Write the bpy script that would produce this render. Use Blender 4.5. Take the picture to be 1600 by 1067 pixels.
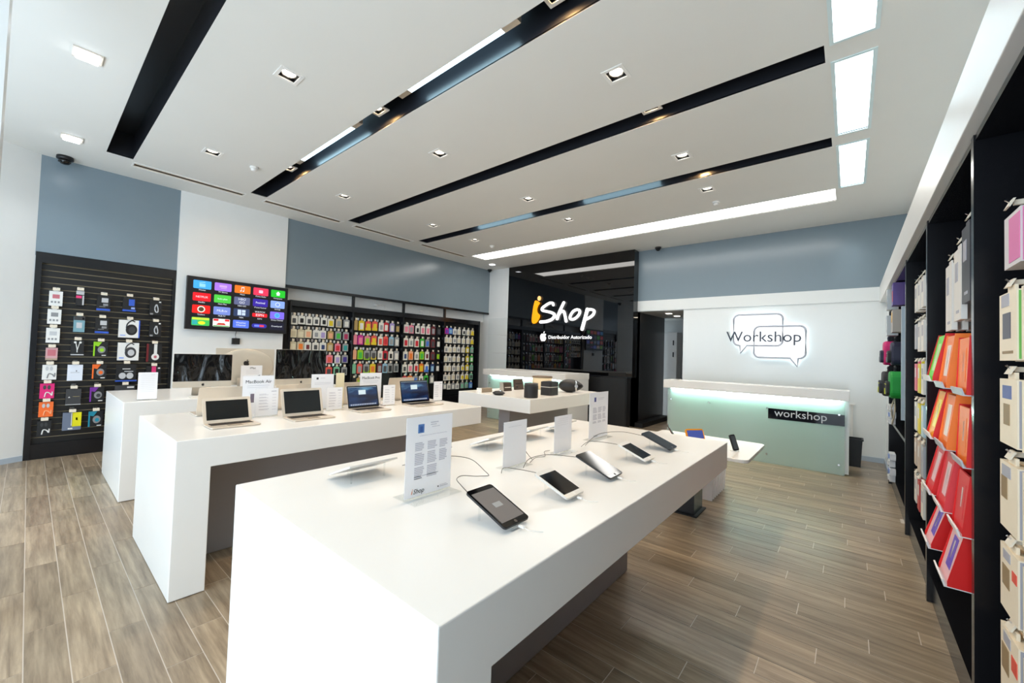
import bpy, bmesh, math, random
from mathutils import Matrix, Vector
random.seed(7)
for o in list(bpy.data.objects):
    bpy.data.objects.remove(o, do_unlink=True)
SC = bpy.context.scene
COL = SC.collection
R = math.radians

# ------------------------------------------------------------------ camera
yaw, pitch, roll = R(39.911), R(1.661), R(-1.801)
fwd = Vector((-math.sin(yaw) * math.cos(pitch), math.cos(yaw) * math.cos(pitch), math.sin(pitch)))
rgt = Vector((math.cos(yaw), math.sin(yaw), 0))
dwn = fwd.cross(rgt)
r2 = rgt * math.cos(roll) + dwn * math.sin(roll)
d2 = dwn * math.cos(roll) - rgt * math.sin(roll)
CAMLOC = Vector((0, 0, 1.5))
cam = bpy.data.objects.new('camera', bpy.data.cameras.new('camera'))
COL.objects.link(cam)
m = Matrix((r2, -d2, -fwd)).transposed().to_4x4()
m.translation = CAMLOC
cam.matrix_world = m
FPX = 631.577
cam.data.sensor_fit = 'HORIZONTAL'
cam.data.sensor_width = 36
cam.data.lens = 36 * FPX / 1600
cam.data.clip_start = 0.05
SC.camera = cam

# ------------------------------------------------------------------ world, daylight through the open shopfront
w = bpy.data.worlds.new('world')
SC.world = w
w.use_nodes = True
bg = w.node_tree.nodes['Background']
bg.inputs[0].default_value = (0.70, 0.86, 1.0, 1)
bg.inputs[1].default_value = 4.5
pl = bpy.data.lights.new('shopfront_daylight', 'AREA')
pl.shape = 'RECTANGLE'
pl.size, pl.size_y = 8.0, 3.2
pl.cycles.is_portal = True
po = bpy.data.objects.new('shopfront_daylight', pl)
COL.objects.link(po)
po.location = (-3.2, -2.2, 1.7)
po.rotation_euler = (R(90), 0, 0)
SPOT_W = 60.0          # watts of one warm ceiling spotlight
LED_E = 7.5            # emission of the white ceiling panels
STRIP_E = 8.0
SPOT_C = (1.0, 0.79, 0.57)

vs = SC.view_settings
vs.view_transform = 'Standard'
vs.look = 'None'
vs.gamma = 1
vs.use_curve_mapping = False
vs.exposure = 0.11
try:
    SC.cycles.use_denoising = True
    SC.cycles.max_bounces = 8
    SC.cycles.diffuse_bounces = 5
    SC.cycles.transparent_max_bounces = 12
    SC.cycles.caustics_reflective = False
    SC.cycles.caustics_refractive = False
    SC.cycles.sample_clamp_indirect = 6
except Exception:
    pass


# ------------------------------------------------------------------ materials
def lin(c):
    return tuple(((x / 255) / 12.92 if x / 255 <= 0.04045 else ((x / 255 + 0.055) / 1.055) ** 2.4) for x in c[:3])


MATS = {}


def M(name, rgb, rough=0.5, metal=0.0, spec=0.5, var=0.04, scale=9.0, bump=0.0, coat=0.0):
    if name in MATS:
        return MATS[name]
    mt = bpy.data.materials.new(name)
    mt.use_nodes = True
    nt = mt.node_tree
    b = nt.nodes['Principled BSDF']
    c = lin(rgb)
    tc = nt.nodes.new('ShaderNodeTexCoord')
    nz = nt.nodes.new('ShaderNodeTexNoise')
    nz.inputs['Scale'].default_value = scale
    nz.inputs['Detail'].default_value = 3
    nt.links.new(tc.outputs['Object'], nz.inputs['Vector'])
    mx = nt.nodes.new('ShaderNodeMix')
    mx.data_type = 'RGBA'
    mx.inputs[6].default_value = tuple(x * (1 - var) for x in c) + (1,)
    mx.inputs[7].default_value = tuple(min(1, x * (1 + var)) for x in c) + (1,)
    nt.links.new(nz.outputs[0], mx.inputs[0])
    nt.links.new(mx.outputs[2], b.inputs['Base Color'])
    b.inputs['Roughness'].default_value = rough
    b.inputs['Metallic'].default_value = metal
    b.inputs['Specular IOR Level'].default_value = spec
    if coat:
        b.inputs['Coat Weight'].default_value = coat
        b.inputs['Coat Roughness'].default_value = 0.04
    if bump:
        bp = nt.nodes.new('ShaderNodeBump')
        bp.inputs['Strength'].default_value = bump
        bp.inputs['Distance'].default_value = 0.004
        nt.links.new(nz.outputs[0], bp.inputs['Height'])
        nt.links.new(bp.outputs[0], b.inputs['Normal'])
    MATS[name] = mt
    return mt


def EM(name, rgb, s):
    if name in MATS:
        return MATS[name]
    mt = bpy.data.materials.new(name)
    mt.use_nodes = True
    nt = mt.node_tree
    b = nt.nodes['Principled BSDF']
    c = lin(rgb)
    b.inputs['Base Color'].default_value = tuple(x * 0.5 for x in c) + (1,)
    b.inputs['Roughness'].default_value = 0.4
    b.inputs['Emission Color'].default_value = c + (1,)
    b.inputs['Emission Strength'].default_value = s
    MATS[name] = mt
    return mt


def GLASS(name, tint, refl=0.10, rough=0.02, body=0.0, bodyc=(200, 225, 215)):
    if name in MATS:
        return MATS[name]
    mt = bpy.data.materials.new(name)
    mt.use_nodes = True
    nt = mt.node_tree
    nt.nodes.remove(nt.nodes['Principled BSDF'])
    out = nt.nodes['Material Output']
    tr = nt.nodes.new('ShaderNodeBsdfTransparent')
    tr.inputs[0].default_value = tint + (1,)
    gl = nt.nodes.new('ShaderNodeBsdfGlossy')
    gl.inputs['Roughness'].default_value = rough
    fr = nt.nodes.new('ShaderNodeFresnel')
    fr.inputs[0].default_value = 1.45
    mu = nt.nodes.new('ShaderNodeMath')
    mu.operation = 'MULTIPLY'
    ge = nt.nodes.new('ShaderNodeNewGeometry')
    fs = nt.nodes.new('ShaderNodeMath')        # reflect on the outer side only
    fs.operation = 'SUBTRACT'; fs.inputs[0].default_value = refl * 10
    fb = nt.nodes.new('ShaderNodeMath'); fb.operation = 'MULTIPLY'; fb.inputs[1].default_value = refl * 10
    nt.links.new(ge.outputs['Backfacing'], fb.inputs[0])
    nt.links.new(fb.outputs[0], fs.inputs[1])
    nt.links.new(fs.outputs[0], mu.inputs[1])
    nt.links.new(fr.outputs[0], mu.inputs[0])
    a = nt.nodes.new('ShaderNodeMixShader')
    if body:
        df = nt.nodes.new('ShaderNodeBsdfDiffuse')
        df.inputs[0].default_value = lin(bodyc) + (1,)
        b = nt.nodes.new('ShaderNodeMixShader')
        b.inputs[0].default_value = body
        nt.links.new(tr.outputs[0], b.inputs[1])
        nt.links.new(df.outputs[0], b.inputs[2])
        nt.links.new(b.outputs[0], a.inputs[1])
    else:
        nt.links.new(tr.outputs[0], a.inputs[1])
    nt.links.new(mu.outputs[0], a.inputs[0])
    nt.links.new(gl.outputs[0], a.inputs[2])
    nt.links.new(a.outputs[0], out.inputs[0])
    MATS[name] = mt
    return mt


def plank_material():
    mt = bpy.data.materials.new('wood_plank')
    mt.use_nodes = True
    nt = mt.node_tree
    N, L = nt.nodes, nt.links
    b = N['Principled BSDF']
    geo = N.new('ShaderNodeNewGeometry')
    oi = N.new('ShaderNodeObjectInfo')
    ad = N.new('ShaderNodeMath'); ad.operation = 'ADD'
    L.new(geo.outputs['Random Per Island'], ad.inputs[0])
    L.new(oi.outputs['Random'], ad.inputs[1])
    fr = N.new('ShaderNodeMath'); fr.operation = 'FRACT'
    L.new(ad.outputs[0], fr.inputs[0])
    off = N.new('ShaderNodeMath'); off.operation = 'MULTIPLY'; off.inputs[1].default_value = 37.0
    L.new(fr.outputs[0], off.inputs[0])
    cmb = N.new('ShaderNodeCombineXYZ')
    L.new(off.outputs[0], cmb.inputs[0]); L.new(off.outputs[0], cmb.inputs[2])
    va = N.new('ShaderNodeVectorMath'); va.operation = 'ADD'
    L.new(geo.outputs['Position'], va.inputs[0]); L.new(cmb.outputs[0], va.inputs[1])
    mp = N.new('ShaderNodeMapping')
    mp.inputs['Scale'].default_value = (0.8, 11.0, 1.0)
    L.new(va.outputs[0], mp.inputs['Vector'])
    n1 = N.new('ShaderNodeTexNoise'); n1.inputs['Scale'].default_value = 2.6; n1.inputs['Detail'].default_value = 7
    n1.inputs['Roughness'].default_value = 0.65; n1.inputs['Distortion'].default_value = 0.25
    L.new(mp.outputs[0], n1.inputs['Vector'])
    n2 = N.new('ShaderNodeTexNoise'); n2.inputs['Scale'].default_value = 3.0; n2.inputs['Detail'].default_value = 4
    L.new(va.outputs[0], n2.inputs['Vector'])
    r1 = N.new('ShaderNodeValToRGB')
    r1.color_ramp.elements[0].position = 0.30; r1.color_ramp.elements[0].color = lin((121, 104, 85)) + (1,)
    r1.color_ramp.elements[1].position = 0.72; r1.color_ramp.elements[1].color = lin((188, 168, 141)) + (1,)
    L.new(n1.outputs[0], r1.inputs[0])
    mx = N.new('ShaderNodeMix'); mx.data_type = 'RGBA'; mx.blend_type = 'MULTIPLY'; mx.inputs[0].default_value = 1.0
    r2_ = N.new('ShaderNodeValToRGB')
    r2_.color_ramp.elements[0].position = 0.3; r2_.color_ramp.elements[0].color = (0.86, 0.86, 0.86, 1)
    r2_.color_ramp.elements[1].position = 0.7; r2_.color_ramp.elements[1].color = (1, 1, 1, 1)
    L.new(n2.outputs[0], r2_.inputs[0])
    L.new(r1.outputs[0], mx.inputs[6]); L.new(r2_.outputs[0], mx.inputs[7])
    mr = N.new('ShaderNodeMapRange'); mr.inputs[3].default_value = 0.78; mr.inputs[4].default_value = 1.12
    L.new(fr.outputs[0], mr.inputs[0])
    hs = N.new('ShaderNodeHueSaturation')
    L.new(mr.outputs[0], hs.inputs['Value']); L.new(mx.outputs[2], hs.inputs['Color'])
    L.new(hs.outputs[0], b.inputs['Base Color'])
    b.inputs['Roughness'].default_value = 0.30
    bp = N.new('ShaderNodeBump'); bp.inputs['Strength'].default_value = 0.12; bp.inputs['Distance'].default_value = 0.003
    L.new(n1.outputs[0], bp.inputs['Height']); L.new(bp.outputs[0], b.inputs['Normal'])
    return mt


WOOD = plank_material()
GROUT = M('floor_grout', (206, 196, 184), 0.6)
WHITEP = M('white_paint', (232, 232, 230), 0.35, var=0.015)
CEILP = M('ceiling_paint', (226, 225, 220), 0.7, var=0.015, scale=3)
GREYP = M('grey_lacquer_paint', (124, 138, 147), 0.22, var=0.02)
LACQ = M('white_lacquer', (226, 228, 226), 0.16, var=0.01)
CORIAN = M('white_solid_surface', (240, 237, 232), 0.22, var=0.012)
SPINE = M('grey_table_spine', (150, 146, 147), 0.5)
BLK = M('black_laminate', (20, 20, 23), 0.2, var=0.1)
BLKM = M('matt_black', (14, 14, 15), 0.55, var=0.1)
SLOTB = M('black_slot_paint', (36, 37, 42), 0.28)
GLOSSB = M('black_back_painted_glass', (5, 5, 7), 0.02, spec=0.6, var=0.02)
BASEB = M('pale_grey_skirting', (178, 190, 202), 0.4)
ALU = M('brushed_aluminium', (205, 198, 188), 0.32, metal=0.85)
ALUW = M('pale_aluminium', (224, 216, 204), 0.35, metal=0.25)
TAN = M('slat_insert_tan', (176, 156, 122), 0.4)
SCRB = M('black_screen_glass', (7, 7, 9), 0.06)
ACR = GLASS('clear_acrylic', (0.96, 0.97, 0.97), 0.07)
FROST = GLASS('green_frosted_glass', (0.92, 0.975, 0.955), 0.06, 0.03, 0.40, (204, 218, 212))
PAPER = M('white_paper', (250, 248, 250), 0.6, var=0.004)
INK = M('grey_print', (200, 198, 206), 0.7)
INKD = M('dark_print', (58, 56, 62), 0.7)
TAG = M('cream_price_tag', (226, 214, 194), 0.5)
CHROME = M('chrome', (210, 210, 212), 0.15, metal=1.0)
WPLAS = M('white_plastic', (236, 234, 230), 0.35)
BPLAS = M('black_plastic', (22, 22, 24), 0.4)
CABLE = M('grey_cable', (92, 88, 78), 0.45)
ORANGE = EM('orange_lit_letter', (255, 160, 10), 0.95)
LETW = EM('white_lit_letter', (255, 255, 255), 1.0)
LED = EM('led_panel_white', (214, 242, 255), LED_E)
STRIP = EM('strip_light_white', (255, 252, 246), STRIP_E)
TUBE = EM('cool_tube_white', (196, 238, 255), 9.0)
LAMP = EM('warm_lamp_face', (255, 240, 214), 5.0)
COOLL = EM('cool_floodlight_face', (246, 250, 255), 9.0)
LEDBAR = EM('counter_led_bar', (222, 255, 250), 34.0)


# ------------------------------------------------------------------ mesh building
class MB:
    def __init__(s):
        s.v, s.f = [], []

    def poly(s, pts):
        n = len(s.v)
        s.v += [tuple(p) for p in pts]
        s.f.append(list(range(n, n + len(pts))))

    def box(s, x0, x1, y0, y1, z0, z1, mat=None):
        n = len(s.v)
        c = [(x0, y0, z0), (x1, y0, z0), (x1, y1, z0), (x0, y1, z0), (x0, y0, z1), (x1, y0, z1), (x1, y1, z1), (x0, y1, z1)]
        if mat is not None:
            c = [tuple(mat @ Vector(p)) for p in c]
        s.v += c
        for q in ((0, 3, 2, 1), (4, 5, 6, 7), (0, 1, 5, 4), (1, 2, 6, 5), (2, 3, 7, 6), (3, 0, 4, 7)):
            s.f.append([n + i for i in q])
        return s

    def extr(s, pts, vec, mat=None):
        """closed 3-D polygon extruded along vec"""
        vec = Vector(vec)
        a = [Vector(p) for p in pts]
        b = [p + vec for p in a]
        if mat is not None:
            a = [mat @ p for p in a]; b = [mat @ p for p in b]
        n = len(s.v); k = len(a)
        s.v += [tuple(p) for p in a] + [tuple(p) for p in b]
        s.f.append([n + i for i in range(k)][::-1])
        s.f.append([n + k + i for i in range(k)])
        for i in range(k):
            j = (i + 1) % k
            s.f.append([n + i, n + j, n + k + j, n + k + i])
        return s

    def cyl(s, c, r, h, n=16, r1=None, axis='z'):
        r1 = r if r1 is None else r1
        k = len(s.v)
        for z, rr in ((0, r), (h, r1)):
            for i in range(n):
                a = 2 * math.pi * i / n
                p = (rr * math.cos(a), rr * math.sin(a), z)
                if axis == 'x': p = (p[2], p[0], p[1])
                if axis == 'y': p = (p[1], p[2], p[0])
                s.v.append((c[0] + p[0], c[1] + p[1], c[2] + p[2]))
        s.f.append([k + i for i in range(n)][::-1])
        s.f.append([k + n + i for i in range(n)])
        for i in range(n):
            j = (i + 1) % n
            s.f.append([k + i, k + j, k + n + j, k + n + i])
        return s

    def lathe(s, prof, c=(0, 0, 0), n=24, mat=None):
        k = len(s.v)
        for r, z in prof:
            for i in range(n):
                a = 2 * math.pi * i / n
                p = Vector((r * math.cos(a), r * math.sin(a), z))
                if mat is not None: p = mat @ p
                s.v.append((c[0] + p[0], c[1] + p[1], c[2] + p[2]))
        for q in range(len(prof) - 1):
            for i in range(n):
                j = (i + 1) % n
                s.f.append([k + q * n + i, k + q * n + j, k + (q + 1) * n + j, k + (q + 1) * n + i])
        s.f.append([k + i for i in range(n)][::-1])
        e = k + (len(prof) - 1) * n
        s.f.append([e + i for i in range(n)])
        return s

    def tube(s, path, r, n=6, closed=False):
        P = [Vector(p) for p in path]
        k = len(s.v); m_ = len(P)
        up = Vector((0, 0, 1))
        for i, p in enumerate(P):
            if closed:
                t = P[(i + 1) % m_] - P[i - 1]
            else:
                t = P[min(i + 1, m_ - 1)] - P[max(i - 1, 0)]
            t.normalize()
            a = t.cross(up)
            if a.length < 1e-3: a = t.cross(Vector((0, 1, 0)))
            a.normalize(); b = a.cross(t)
            for j in range(n):
                th = 2 * math.pi * j / n
                s.v.append(tuple(p + (a * math.cos(th) + b * math.sin(th)) * r))
        for i in range(m_ if closed else m_ - 1):
            i2 = (i + 1) % m_
            for j in range(n):
                j2 = (j + 1) % n
                s.f.append([k + i * n + j, k + i * n + j2, k + i2 * n + j2, k + i2 * n + j])
        if not closed:
            s.f.append([k + j for j in range(n)][::-1])
            s.f.append([k + (m_ - 1) * n + j for j in range(n)])
        return s

    def mesh(s, name):
        me = bpy.data.meshes.new(name)
        me.from_pydata(s.v, [], s.f)
        bm = bmesh.new(); bm.from_mesh(me)
        bmesh.ops.recalc_face_normals(bm, faces=bm.faces)
        bm.to_mesh(me); bm.free()
        return me

    def build(s, name, mat, parent=None, bevel=0.0, smooth=False, loc=None):
        me = s.mesh(name)
        me.materials.append(mat)
        if smooth:
            for p in me.polygons: p.use_smooth = True
        o = bpy.data.objects.new(name, me)
        COL.objects.link(o)
        if parent is not None: o.parent = parent
        if loc is not None: o.location = loc
        if bevel:
            md = o.modifiers.new('bevel', 'BEVEL')
            md.width = bevel; md.segments = 2; md.limit_method = 'ANGLE'
        return o


def catmull(pts, n=8, closed=False):
    P = [Vector(p) for p in pts]
    out = []
    m_ = len(P)
    rng = range(m_) if closed else range(m_ - 1)
    for i in rng:
        p0 = P[i - 1] if (closed or i > 0) else P[0]
        p1 = P[i]; p2 = P[(i + 1) % m_]
        p3 = P[(i + 2) % m_] if (closed or i + 2 < m_) else P[-1]
        for k in range(n):
            t = k / n
            out.append(0.5 * ((2 * p1) + (p2 - p0) * t + (2 * p0 - 5 * p1 + 4 * p2 - p3) * t * t + (3 * p1 - p0 - 3 * p2 + p3) * t ** 3))
    if not closed: out.append(P[-1])
    return out


def rrect(w_, h_, r, n=4):
    """rounded rectangle outline, centred, as 2-D points"""
    out = []
    for cx, cy, a0 in ((w_ / 2 - r, h_ / 2 - r, 0), (-w_ / 2 + r, h_ / 2 - r, 90), (-w_ / 2 + r, -h_ / 2 + r, 180), (w_ / 2 - r, -h_ / 2 + r, 270)):
        for i in range(n + 1):
            a = R(a0 + 90 * i / n)
            out.append((cx + r * math.cos(a), cy + r * math.sin(a)))
    return out


def tag(o, label, cat, group=None, kind=None):
    o['label'] = label; o['category'] = cat
    if group: o['group'] = group
    if kind: o['kind'] = kind
    return o


def thing(name, label, cat, loc=(0, 0, 0), rotz=0.0, group=None):
    o = bpy.data.objects.new(name, None)
    o.empty_display_size = 0.05
    COL.objects.link(o)
    o.location = loc; o.rotation_euler = (0, 0, rotz)
    return tag(o, label, cat, group)


def struct(o):
    o['kind'] = 'structure'
    return o


def copy_tree(root, loc, rotz=None, label=None, group=None):
    c = root.copy(); COL.objects.link(c)
    c.location = loc
    if rotz is not None: c.rotation_euler = (0, 0, rotz)
    if label: c['label'] = label
    if group: c['group'] = group
    for ch in list(root.children):
        d = ch.copy(); COL.objects.link(d); d.parent = c
        for g in list(ch.children):
            e = g.copy(); COL.objects.link(e); e.parent = d
    return c


def text(name, body, size, mat, parent, origin, xd, yd, extrude=0.0008, align='CENTER', sx=1.0, shear=0.0, spacing=1.0):
    cu = bpy.data.curves.new('tmp_text', 'FONT')
    cu.body = body; cu.size = size; cu.extrude = extrude; cu.align_x = align; cu.align_y = 'CENTER'
    cu.shear = shear; cu.space_character = spacing; cu.resolution_u = 3
    t = bpy.data.objects.new('tmp_text', cu)
    COL.objects.link(t)
    dg = bpy.context.evaluated_depsgraph_get()
    me = bpy.data.meshes.new_from_object(t.evaluated_get(dg))
    bpy.data.objects.remove(t); bpy.data.curves.remove(cu)
    X, Y = Vector(xd), Vector(yd)
    mt = Matrix((X * sx, Y, X.cross(Y))).transposed().to_4x4()
    mt.translation = Vector(origin)
    me.transform(mt)
    me.name = name
    me.materials.clear(); me.materials.append(mat)
    o = bpy.data.objects.new(name, me)
    COL.objects.link(o)
    if parent is not None: o.parent = parent
    return o


AP_BODY = [(0, .76), (.2, .84), (.45, .88), (.7, .8), (.84, .64), (.68, .48), (.6, .28), (.66, .05), (.88, -.14), (.8, -.45), (.6, -.8), (.38, -.98), (.2, -.97), (0, -.9), (-.2, -.97), (-.4, -.98), (-.62, -.78), (-.82, -.42), (-.92, 0), (-.88, .4), (-.7, .7), (-.45, .86), (-.2, .86)]
AP_LEAF = [(.02, .95), (.05, 1.15), (.2, 1.35), (.38, 1.42), (.36, 1.2), (.22, 1.0)]


def fruit(name, mat, parent, origin, xd, yd, h, t=0.001):
    """apple-shaped emblem of height h lying on a plane"""
    mb = MB(); X, Y = Vector(xd), Vector(yd); Nn = X.cross(Y); O = Vector(origin); k = h / 2.4
    for ol in (AP_BODY, AP_LEAF):
        mb.extr([O + X * (a * k) + Y * ((b - .2) * k) for a, b in ol], Nn * t)
    return mb.build(name, mat, parent)


ORD = ['first', 'second', 'third', 'fourth', 'fifth', 'sixth', 'seventh', 'eighth', 'ninth']

# ================================================================== SETTING
ZC = 3.79
YB = 8.42
XL = -7.74
# floor slab and planks
fl = struct(MB().box(-8.4, 1.2, -2.4, 10.8, -0.12, -0.0015).build('floor', GROUT))
PW, PL = 0.141, 0.90


def proj(p):
    d = Vector(p) - CAMLOC
    z = d.dot(fwd)
    if z < 0.1: return None
    return 800 + FPX * d.dot(r2) / z, 533.5 + FPX * d.dot(d2) / z


cands = []
FOOT = [(-1.93, -.655, .57, .75), (-4.22, -2.99, .57, .75), (-6.5, -5.2, .57, .75)]
iy = 0
y = -2.35
while y < 10.7:
    off = (iy * 0.37) % 1.0 * PL + random.uniform(-.05, .05)
    x = -8.3 - off
    while x < 0.45:
        x0, x1 = max(x, -7.75), min(x + PL, 0.42 if y < 8.3 else 0.42)
        if y > 8.40:
            x0, x1 = max(x0, -4.2), min(x1, -2.3)
        if x1 - x0 > 0.04:
            pts = [proj((a, b, 0)) for a in (x0, x1) for b in (y, y + PW)]
            area = 0
            if all(pts):
                ins = sum(1 for q in pts if -60 < q[0] < 1660 and -60 < q[1] < 1127)
                if ins:
                    (ax, ay), (bx, by), (cx, cy), (dx, dy) = pts[0], pts[1], pts[2], pts[3]
                    area = abs((dx - ax) * (by - cy) - (dy - ay) * (bx - cx)) / 2 * ins / 4
            xm, ym = (x0 + x1) / 2, y + PW / 2
            # hidden below the tables or behind the cabinets
            if -6.6 < xm < -5.1 and ym > .6: area *= .05
            if -1.9 < xm < -1.2 and ym > .6: area *= .3
            if -4.2 < xm < -3.2 and ym > .6: area *= .3
            if xm < -4.3 and ym > 4: area *= .1
            cands.append((area, x0, x1, y, y + PW))
        x += PL
    y += PW
    iy += 1
cands.sort(key=lambda c: -c[0])
rest = MB()
for i, (a, x0, x1, y0, y1) in enumerate(cands):
    g = 0.0022
    if i < 300:
        mb = MB().box(x0 + g - x0, x1 - g - x0, g, y1 - y0 - g, -0.008, 0.0)
        o = mb.build('plank', WOOD, fl, loc=(x0, y0, 0))
    else:
        rest.box(x0 + g, x1 - g, y0 + g, y1 - g, -0.008, 0.0)
ro = rest.build('distant_planks', WOOD, fl)
ro['kind'] = 'stuff'

# ceiling with its cut-outs
SLOTS = [(-6.94, -0.155, .51, .75), (-6.94, -0.155, 2.05, 2.27), (-6.94, -0.155, 3.59, 3.81), (-6.94, -0.155, 5.14, 5.36)]
STRIPH = (-6.95, -0.16, 6.70, 7.19)
PANELS = [(-.10, .12, 2.33, 3.59), (-.10, .12, 3.85, 5.11), (-.10, .12, 5.385, 6.67)]
DIFF = [(-7.20, -7.055, .78, 2.01), (-7.20, -7.055, 2.31, 3.555), (-7.20, -7.055, 3.83, 5.09), (-7.20, -7.055, 5.36, 6.65)]
SPOTS = [(-3.66, 1.32), (-5.87, 1.32), (-1.47, 1.32), (-1.47, 2.97), (-3.67, 2.97), (-5.88, 2.97), (-1.47, 4.66), (-3.67, 4.66), (-5.86, 4.65), (-1.49, 5.78), (-3.67, 5.77), (-5.90, 5.77)]
FLOODS = [(-4.72, .21), (-6.8, .22)]
holes = SLOTS + [STRIPH] + PANELS + DIFF + [(x - .068, x + .068, y - .068, y + .068) for x, y in SPOTS]
xs = sorted(set([-8.4, 1.1] + [v for h in holes for v in h[:2]]))
ys = sorted(set([-2.4, 8.6] + [v for h in holes for v in h[2:]]))
mb = MB()
for j in range(len(ys) - 1):
    run = None
    for i in range(len(xs) - 1):
        cx, cy = (xs[i] + xs[i + 1]) / 2, (ys[j] + ys[j + 1]) / 2
        hole = any(h[0] < cx < h[1] and h[2] < cy < h[3] for h in holes)
        if not hole:
            if run is None: run = xs[i]
        if (hole or i == len(xs) - 2) and run is not None:
            e = xs[i] if hole else xs[i + 1]
            mb.box(run, e, ys[j], ys[j + 1], ZC, ZC + .012)
            run = None
struct(mb.build('ceiling', CEILP))
# black slots: open troughs above the ceiling
for k, (x0, x1, y0, y1) in enumerate(SLOTS):
    t = .02; zt = ZC + .30
    mb = MB()
    mb.box(x0 - t, x1 + t, y0 - t, y0, ZC + .001, zt)
    mb.box(x0 - t, x1 + t, y1, y1 + t, ZC + .001, zt)
    mb.box(x0 - t, x0, y0, y1, ZC + .001, zt)
    mb.box(x1, x1 + t, y0, y1, ZC + .001, zt)
    mb.box(x0 - t, x1 + t, y0 - t, y1 + t, zt, zt + t)
    struct(mb.build('trim_%d' % (k + 1), SLOTB))

# left wall pieces
wl = struct(MB().box(-8.3, -8.12, -.05, 8.3, 0, ZC).build('wall_left', WHITEP))
struct(MB().box(-8.12, XL, .01, 1.38, 2.58, ZC).build('wall_left_upper', GREYP))
struct(MB().box(-8.12, XL + .02, 1.38, 2.89, 0, ZC).build('wall_left_pilaster', WHITEP))
struct(MB().box(-8.12, -7.935, 2.90, 8.19, 2.345, 2.569).build('wall_left_recess', WHITEP))
bk = struct(MB().box(-8.12, XL, 2.89, 8.2, 2.57, ZC).build('wall_left_bulkhead', GREYP))
MB().box(XL, XL + .012, 2.90, 8.2, 2.545, 2.60).build('bulkhead_lip', BLK, bk)
# slanted white wall at the left edge of the picture
dv = Vector((.48, -.88, 0)).normalized(); nv = Vector((dv.y, -dv.x, 0))
A = Vector((XL, .01, 0)); B = A + dv * 2.6
mb = MB().extr([A, B, B + nv * .25, A + nv * .25], (0, 0, ZC))
wf = struct(mb.build('wall_front', WHITEP))
A2, B2 = A - nv * .012, B - nv * .012
struct(MB().extr([A2, B2, B, A], (0, 0, .065)).build('baseboard_front', BASEB))
# shopfront: jamb post, header and posts of the open front
struct(MB().box(-3.62, -3.37, -.42, -.137, 0, ZC).build('trim_5', WHITEP))
struct(MB().box(-8.3, 1.1, -2.4, -2.2, 3.35, ZC).build('wall_header', WHITEP))
# back wall
bw = struct(MB().box(-2.57, 1.1, YB, YB + .15, 0, ZC).box(-8.3, -2.57, YB, YB + .15, 2.48, ZC).box(-8.3, -3.53, YB, YB + .15, 0, 2.48).build('wall_back', LACQ))
MB().box(-3.55, 1.1, YB - .012, YB, 2.705, ZC).build('grey_panel', GREYP, bw)
MB().box(-3.53, .44, YB - .022, YB, 2.49, 2.705).build('white_band', LACQ, bw)
# white end wall with square panels, left of the black glass
wc = struct(MB().box(-8.12, -7.0, 8.2, YB, 0, ZC).build('wall_corner', WHITEP))
for k in range(5):
    z1 = 2.45 - .485 * k
    MB().box(-7.72, -7.03, 8.185, 8.2, max(z1 - .468, .02), z1).build('wall_panel', LACQ, wc, bevel=.004)
bp = struct(MB().box(-7.02, -3.52, 8.18, YB - .001, 1.06, ZC - .002).build('wall_glass', GLOSSB))
# corridor behind the opening
struct(MB().box(-3.68, -3.53, YB, 10.1, 0, 2.5).build('wall_corridor_left', M('dark_glossy_panel', (34, 32, 32), .28)))
struct(MB().box(-2.57, -2.45, YB + .15, 10.8, 0, 2.5).build('wall_corridor_right', M('corridor_grey', (150, 150, 148), .4)))
struct(MB().box(-4.4, -2.45, 10.6, 10.75, 0, 2.5).build('wall_corridor_end', M('corridor_grey2', (140, 140, 138), .4)))
struct(MB().box(-4.4, -2.45, YB + .15, 10.75, 2.48, 2.56).build('ceiling_corridor', M('corridor_ceiling', (190, 190, 186), .6)))
struct(MB().box(-3.53, -3.36, 8.40, 10.05, 0, .10).build('baseboard_corridor', BLKM))
# right wall and its fascia
struct(MB().box(.95, 1.1, -2.3, YB, 0, ZC).build('wall_right', WHITEP))
struct(MB().box(.35, .95, -2.2, YB - .025, 2.46, 2.72).build('wall_fascia', WHITEP, bevel=.003))
struct(MB().box(.42, .95, 7.12, YB - .001, 0, 2.46).build('wall_right_return', LACQ))
struct(MB().box(-.02, .42, YB - .015, YB, 0, .075).build('baseboard_back', BASEB))
struct(MB().box(.405, .42, 7.10, YB - .015, 0, .075).build('baseboard_right', BASEB))


# ================================================================== CEILING FITTINGS
def spot_lamp(loc, power, size=105, blend=.8, col=SPOT_C):
    l = bpy.data.lights.new('spot_glow', 'SPOT')
    l.energy = power; l.spot_size = R(size); l.spot_blend = blend; l.shadow_soft_size = .05; l.color = col
    o = bpy.data.objects.new('spot_glow', l); COL.objects.link(o); o.location = loc
    return o


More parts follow.
